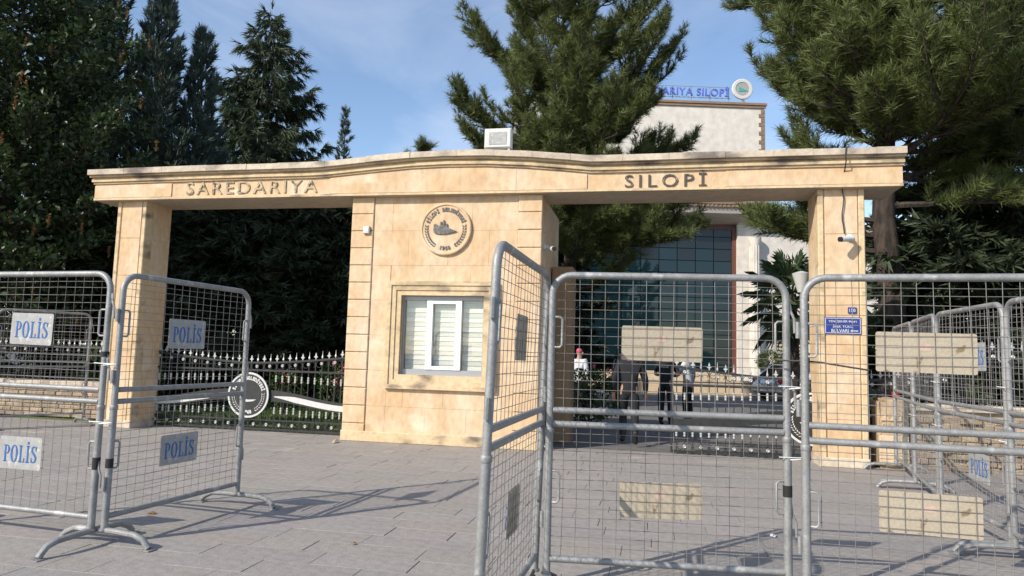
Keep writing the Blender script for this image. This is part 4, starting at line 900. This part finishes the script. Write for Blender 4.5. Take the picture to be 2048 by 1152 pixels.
def person(loc, rz, label, top, legs, J, sleeves='long', hair='hair', extra=None, cat='person'):
    """J: joint positions in metres, person faces +y"""
    t = thing('person', label, cat, loc, rz)
    V = []; E = []; Rr = []
    def add(pts, rad, join=None):
        k = len(V); V.extend(pts); Rr.extend(rad); E.extend([(k+i, k+i+1) for i in range(len(pts)-1)])
        if join is not None: E.append((join, k))
        return k
    pel = J['pelvis']; nk = J['neck']; hd = J['head']; ch = tuple((pel[i]*.35+nk[i]*.65) for i in range(3))
    add([pel, tuple((pel[i]+ch[i])/2 for i in range(3)), ch, nk, tuple(nk[i]*.4+hd[i]*.6 for i in range(3)), hd, (hd[0], hd[1], hd[2]+.09)], [(.14, .105), (.13, .10), (.155, .105), .06, .062, (.078, .095), (.06, .075)])
    hands = []
    for s in 'LR':
        sh, el, wr_ = J['sh'+s], J['el'+s], J['wr'+s]; k = add([sh, el, wr_], [.062, .045, .03], 2); dv = Vector(wr_)-Vector(el); dv.normalize(); hp = Vector(wr_)+dv*.07
        k2 = add([tuple(hp)], [(.022, .036)], k+2); 
        sd_ = dv.cross(Vector((0, 1, .2))).normalized()
        for q, (off, ln) in enumerate(((-.027, .06), (-.009, .075), (.009, .07), (.026, .055))):
            b0 = hp+sd_*off+dv*.03; b1 = b0+dv*ln*.5+Vector((0, .008, 0)); b2 = b1+dv*ln*.4+Vector((0, .02, 0)); add([tuple(b0), tuple(b1), tuple(b2)], [.009, .0085, .007], k2)
        th = Vector(wr_)+dv*.03; add([tuple(th+sd_*-.035+Vector((0, .015, 0))), tuple(th+sd_*-.045+dv*.05+Vector((0, .03, 0)))], [.011, .009], k2)
        hp_, kn, an, to = J['hip'+s], J['kn'+s], J['an'+s], J['toe'+s]; add([hp_, kn, an, to], [.082, .055, .04, .035], 0)
    body = link('body', skin_mesh(V, E, Rr), 'skin', t, True)
    # clothing: torso and sleeves, trousers, shoes
    v, e, r = [], [], []
    def addc(pts, rad, join=None):
        k = len(v); v.extend(pts); r.extend(rad); e.extend([(k+i, k+i+1) for i in range(len(pts)-1)])
        if join is not None: e.append((join, k))
        return k
    low = (pel[0], pel[1], pel[2]-.14)
    addc([low, tuple((pel[i]+ch[i])/2 for i in range(3)), ch, tuple(nk[i]*.75+ch[i]*.25 for i in range(3)), tuple(nk[i]*.95+ch[i]*.05 for i in range(3))], [(.165, .125), (.155, .12), (.185, .13), (.10, .09), .068])
    for s in 'LR':
        sh, el, wr_ = J['sh'+s], J['el'+s], J['wr'+s]
        if sleeves == 'long': addc([sh, el, tuple(wr_[i]*.93+el[i]*.07 for i in range(3))], [.082, .062, .045], 2)
        else: addc([sh, tuple(el[i]*.75+sh[i]*.25 for i in range(3))], [.082, .066], 2)
    link('jacket' if sleeves == 'long' else 'shirt', skin_mesh(v, e, r), top, t, True)
    v, e, r = [], [], []
    addc([(pel[0], pel[1], pel[2]+.06), pel], [(.15, .11), (.165, .125)])
    for s in 'LR':
        hp_, kn, an = J['hip'+s], J['kn'+s], J['an'+s]; addc([hp_, kn, tuple(an[i] for i in range(3))], [.105, .077, .062], 1)
    link('trousers', skin_mesh(v, e, r), legs, t, True)
    for s in 'LR':
        an, to = Vector(J['an'+s]), Vector(J['toe'+s]); d = (to-an); dn = d.normalized(); a = skin_mesh([tuple(an-dn*.05+Vector((0, 0, -.01))), tuple(an+d*.5), tuple(to+dn*.05)], [(0, 1), (1, 2)], [(.048, .05), (.045, .045), (.042, .032)]); link('shoe', a, 'rubber', t, True)
    h = skin_mesh([(hd[0], hd[1]-.025, hd[2]-.02), (hd[0], hd[1]-.02, hd[2]+.06), (hd[0], hd[1]+.01, hd[2]+.115)], [(0, 1), (1, 2)], [(.085, .08), (.09, .10), (.06, .07)]); link('headscarf' if hair == 'pink' else 'hair', h, hair, t, True)
    fc = MB(); fy = hd[1]+.09
    fc.add([(hd[0]-.012, fy, hd[2]+.01), (hd[0]+.012, fy, hd[2]+.01), (hd[0], fy+.03, hd[2]-.03), (hd[0], fy, hd[2]-.035)], [(0,1,2),(0,2,3),(1,3,2)]); fc.build('nose', 'skin', body)
    for s in (-1, 1): MB().lathe([(.012, -.004), (.012, .004), (.001, .006)], 8, (hd[0]+s*.032, fy-.012, hd[2]+.02), 'y').build('eye', 'white', body); MB().lathe([(.02, -.008), (.026, 0), (.018, .01)], 8, (hd[0]+s*.085, hd[1], hd[2]+.0), 'y').build('ear', 'skin', body)
    MB().box((hd[0]-.024, fy-.012, hd[2]-.058), (hd[0]+.024, fy-.004, hd[2]-.049)).build('mouth', 'pink', body)
    if extra: extra(t)
    return t
def J0(**k):
    d = dict(pelvis=(0, 0, .95), neck=(0, 0, 1.46), head=(0, .02, 1.60), shL=(-.19, 0, 1.40), elL=(-.25, -.02, 1.12), wrL=(-.26, .06, .88), shR=(.19, 0, 1.40), elR=(.25, -.02, 1.12), wrR=(.26, .06, .88),
             hipL=(-.095, 0, .90), knL=(-.11, .02, .50), anL=(-.11, 0, .09), toeL=(-.13, .14, .035), hipR=(.095, 0, .90), knR=(.11, .02, .50), anR=(.11, 0, .09), toeR=(.13, .14, .035)); d.update(k); return d
# man in dark suit walking away, rear foot lifted
person((.92, 1.45, 0), R(3), 'person in a dark jacket walking away through the half open gateway', 'cloth', 'cloth',
       J0(hipL=(-.095, 0, .90), knL=(-.1, .2, .52), anL=(-.1, .16, .10), toeL=(-.11, .30, .05), knR=(.10, -.05, .50), anR=(.10, -.34, .22), toeR=(.11, -.28, .08), elL=(-.27, -.1, 1.13), wrL=(-.27, .02, .88), elR=(.28, .03, 1.12), wrR=(.29, .14, .89)))
def vest(t):
    link('vest_lettering', fit_text('POL\u0130S', .22, .06, extrude=.002, bold=.01), 'white', t, loc=(0, -.142, 1.34))
person((1.62, 5.4, 0), R(-20), 'police officer in black vest standing with arms folded in the courtyard', 'cloth', 'cloth', J0(elL=(-.27, .05, 1.14), wrL=(-.05, .24, 1.15), elR=(.27, .05, 1.14), wrR=(.05, .25, 1.12)), 'short', extra=vest, cat='police officer')
person((2.15, 6.0, 0), R(60), 'person in white shirt and dark trousers beside the police officer', 'whitecloth', 'cloth', J0(elL=(-.27, .1, 1.15), wrL=(-.1, .3, 1.2)), 'short')
person((-.52, 6.9, 0), R(-30), 'person in a white top half hidden by the guard room pier', 'whitecloth', 'cloth', J0(), 'long', 'pink')
person((.35, 11.5, 0), R(160), 'person in a navy shirt further back in the courtyard', 'navy', 'cloth', J0(wrR=(.2, .25, 1.1)), 'short')
# ------------------------------------------------------------------ litter on the paving
for (x, y, s_, m_, lb) in ((-3.05, -5.5, .05, 'litter', 'dry brown leaf lying behind the barrier with bright plates'), (1.95, -6.02, .04, 'paper', 'scrap of white paper on the paving behind the castor barrier'), (1.62, -6.3, .045, 'litter', 'brown leaf on the paving under the castor barrier'), (-.95, -5.9, .03, 'litter', 'small curled leaf on the open paving'), (2.35, -4.6, .045, 'paper', 'pale paper scrap in front of the street sign pillar'), (-3.72, -.35, .09, 'rubble', 'loose stone lying at the foot of the guard room')):
    m = MB(); m.add([(-s_, -s_*.4, .004), (0, -s_*.6, .012), (s_, 0, .006), (s_*.3, s_*.6, .014), (-s_*.6, s_*.5, .005), (0, 0, .022 if m_ != 'rubble' else .07)], [(0,1,5),(1,2,5),(2,3,5),(3,4,5),(4,0,5),(4,3,2,1,0)], (1.,1.,.99)); o = m.build('paper_scrap' if m_ == 'paper' else ('loose_stone' if m_ == 'rubble' else 'dry_leaf'), m_, loc=(x, y, .003), rz=random.uniform(0, 6)); tag(o, lb, 'litter' if m_ != 'rubble' else 'stone')
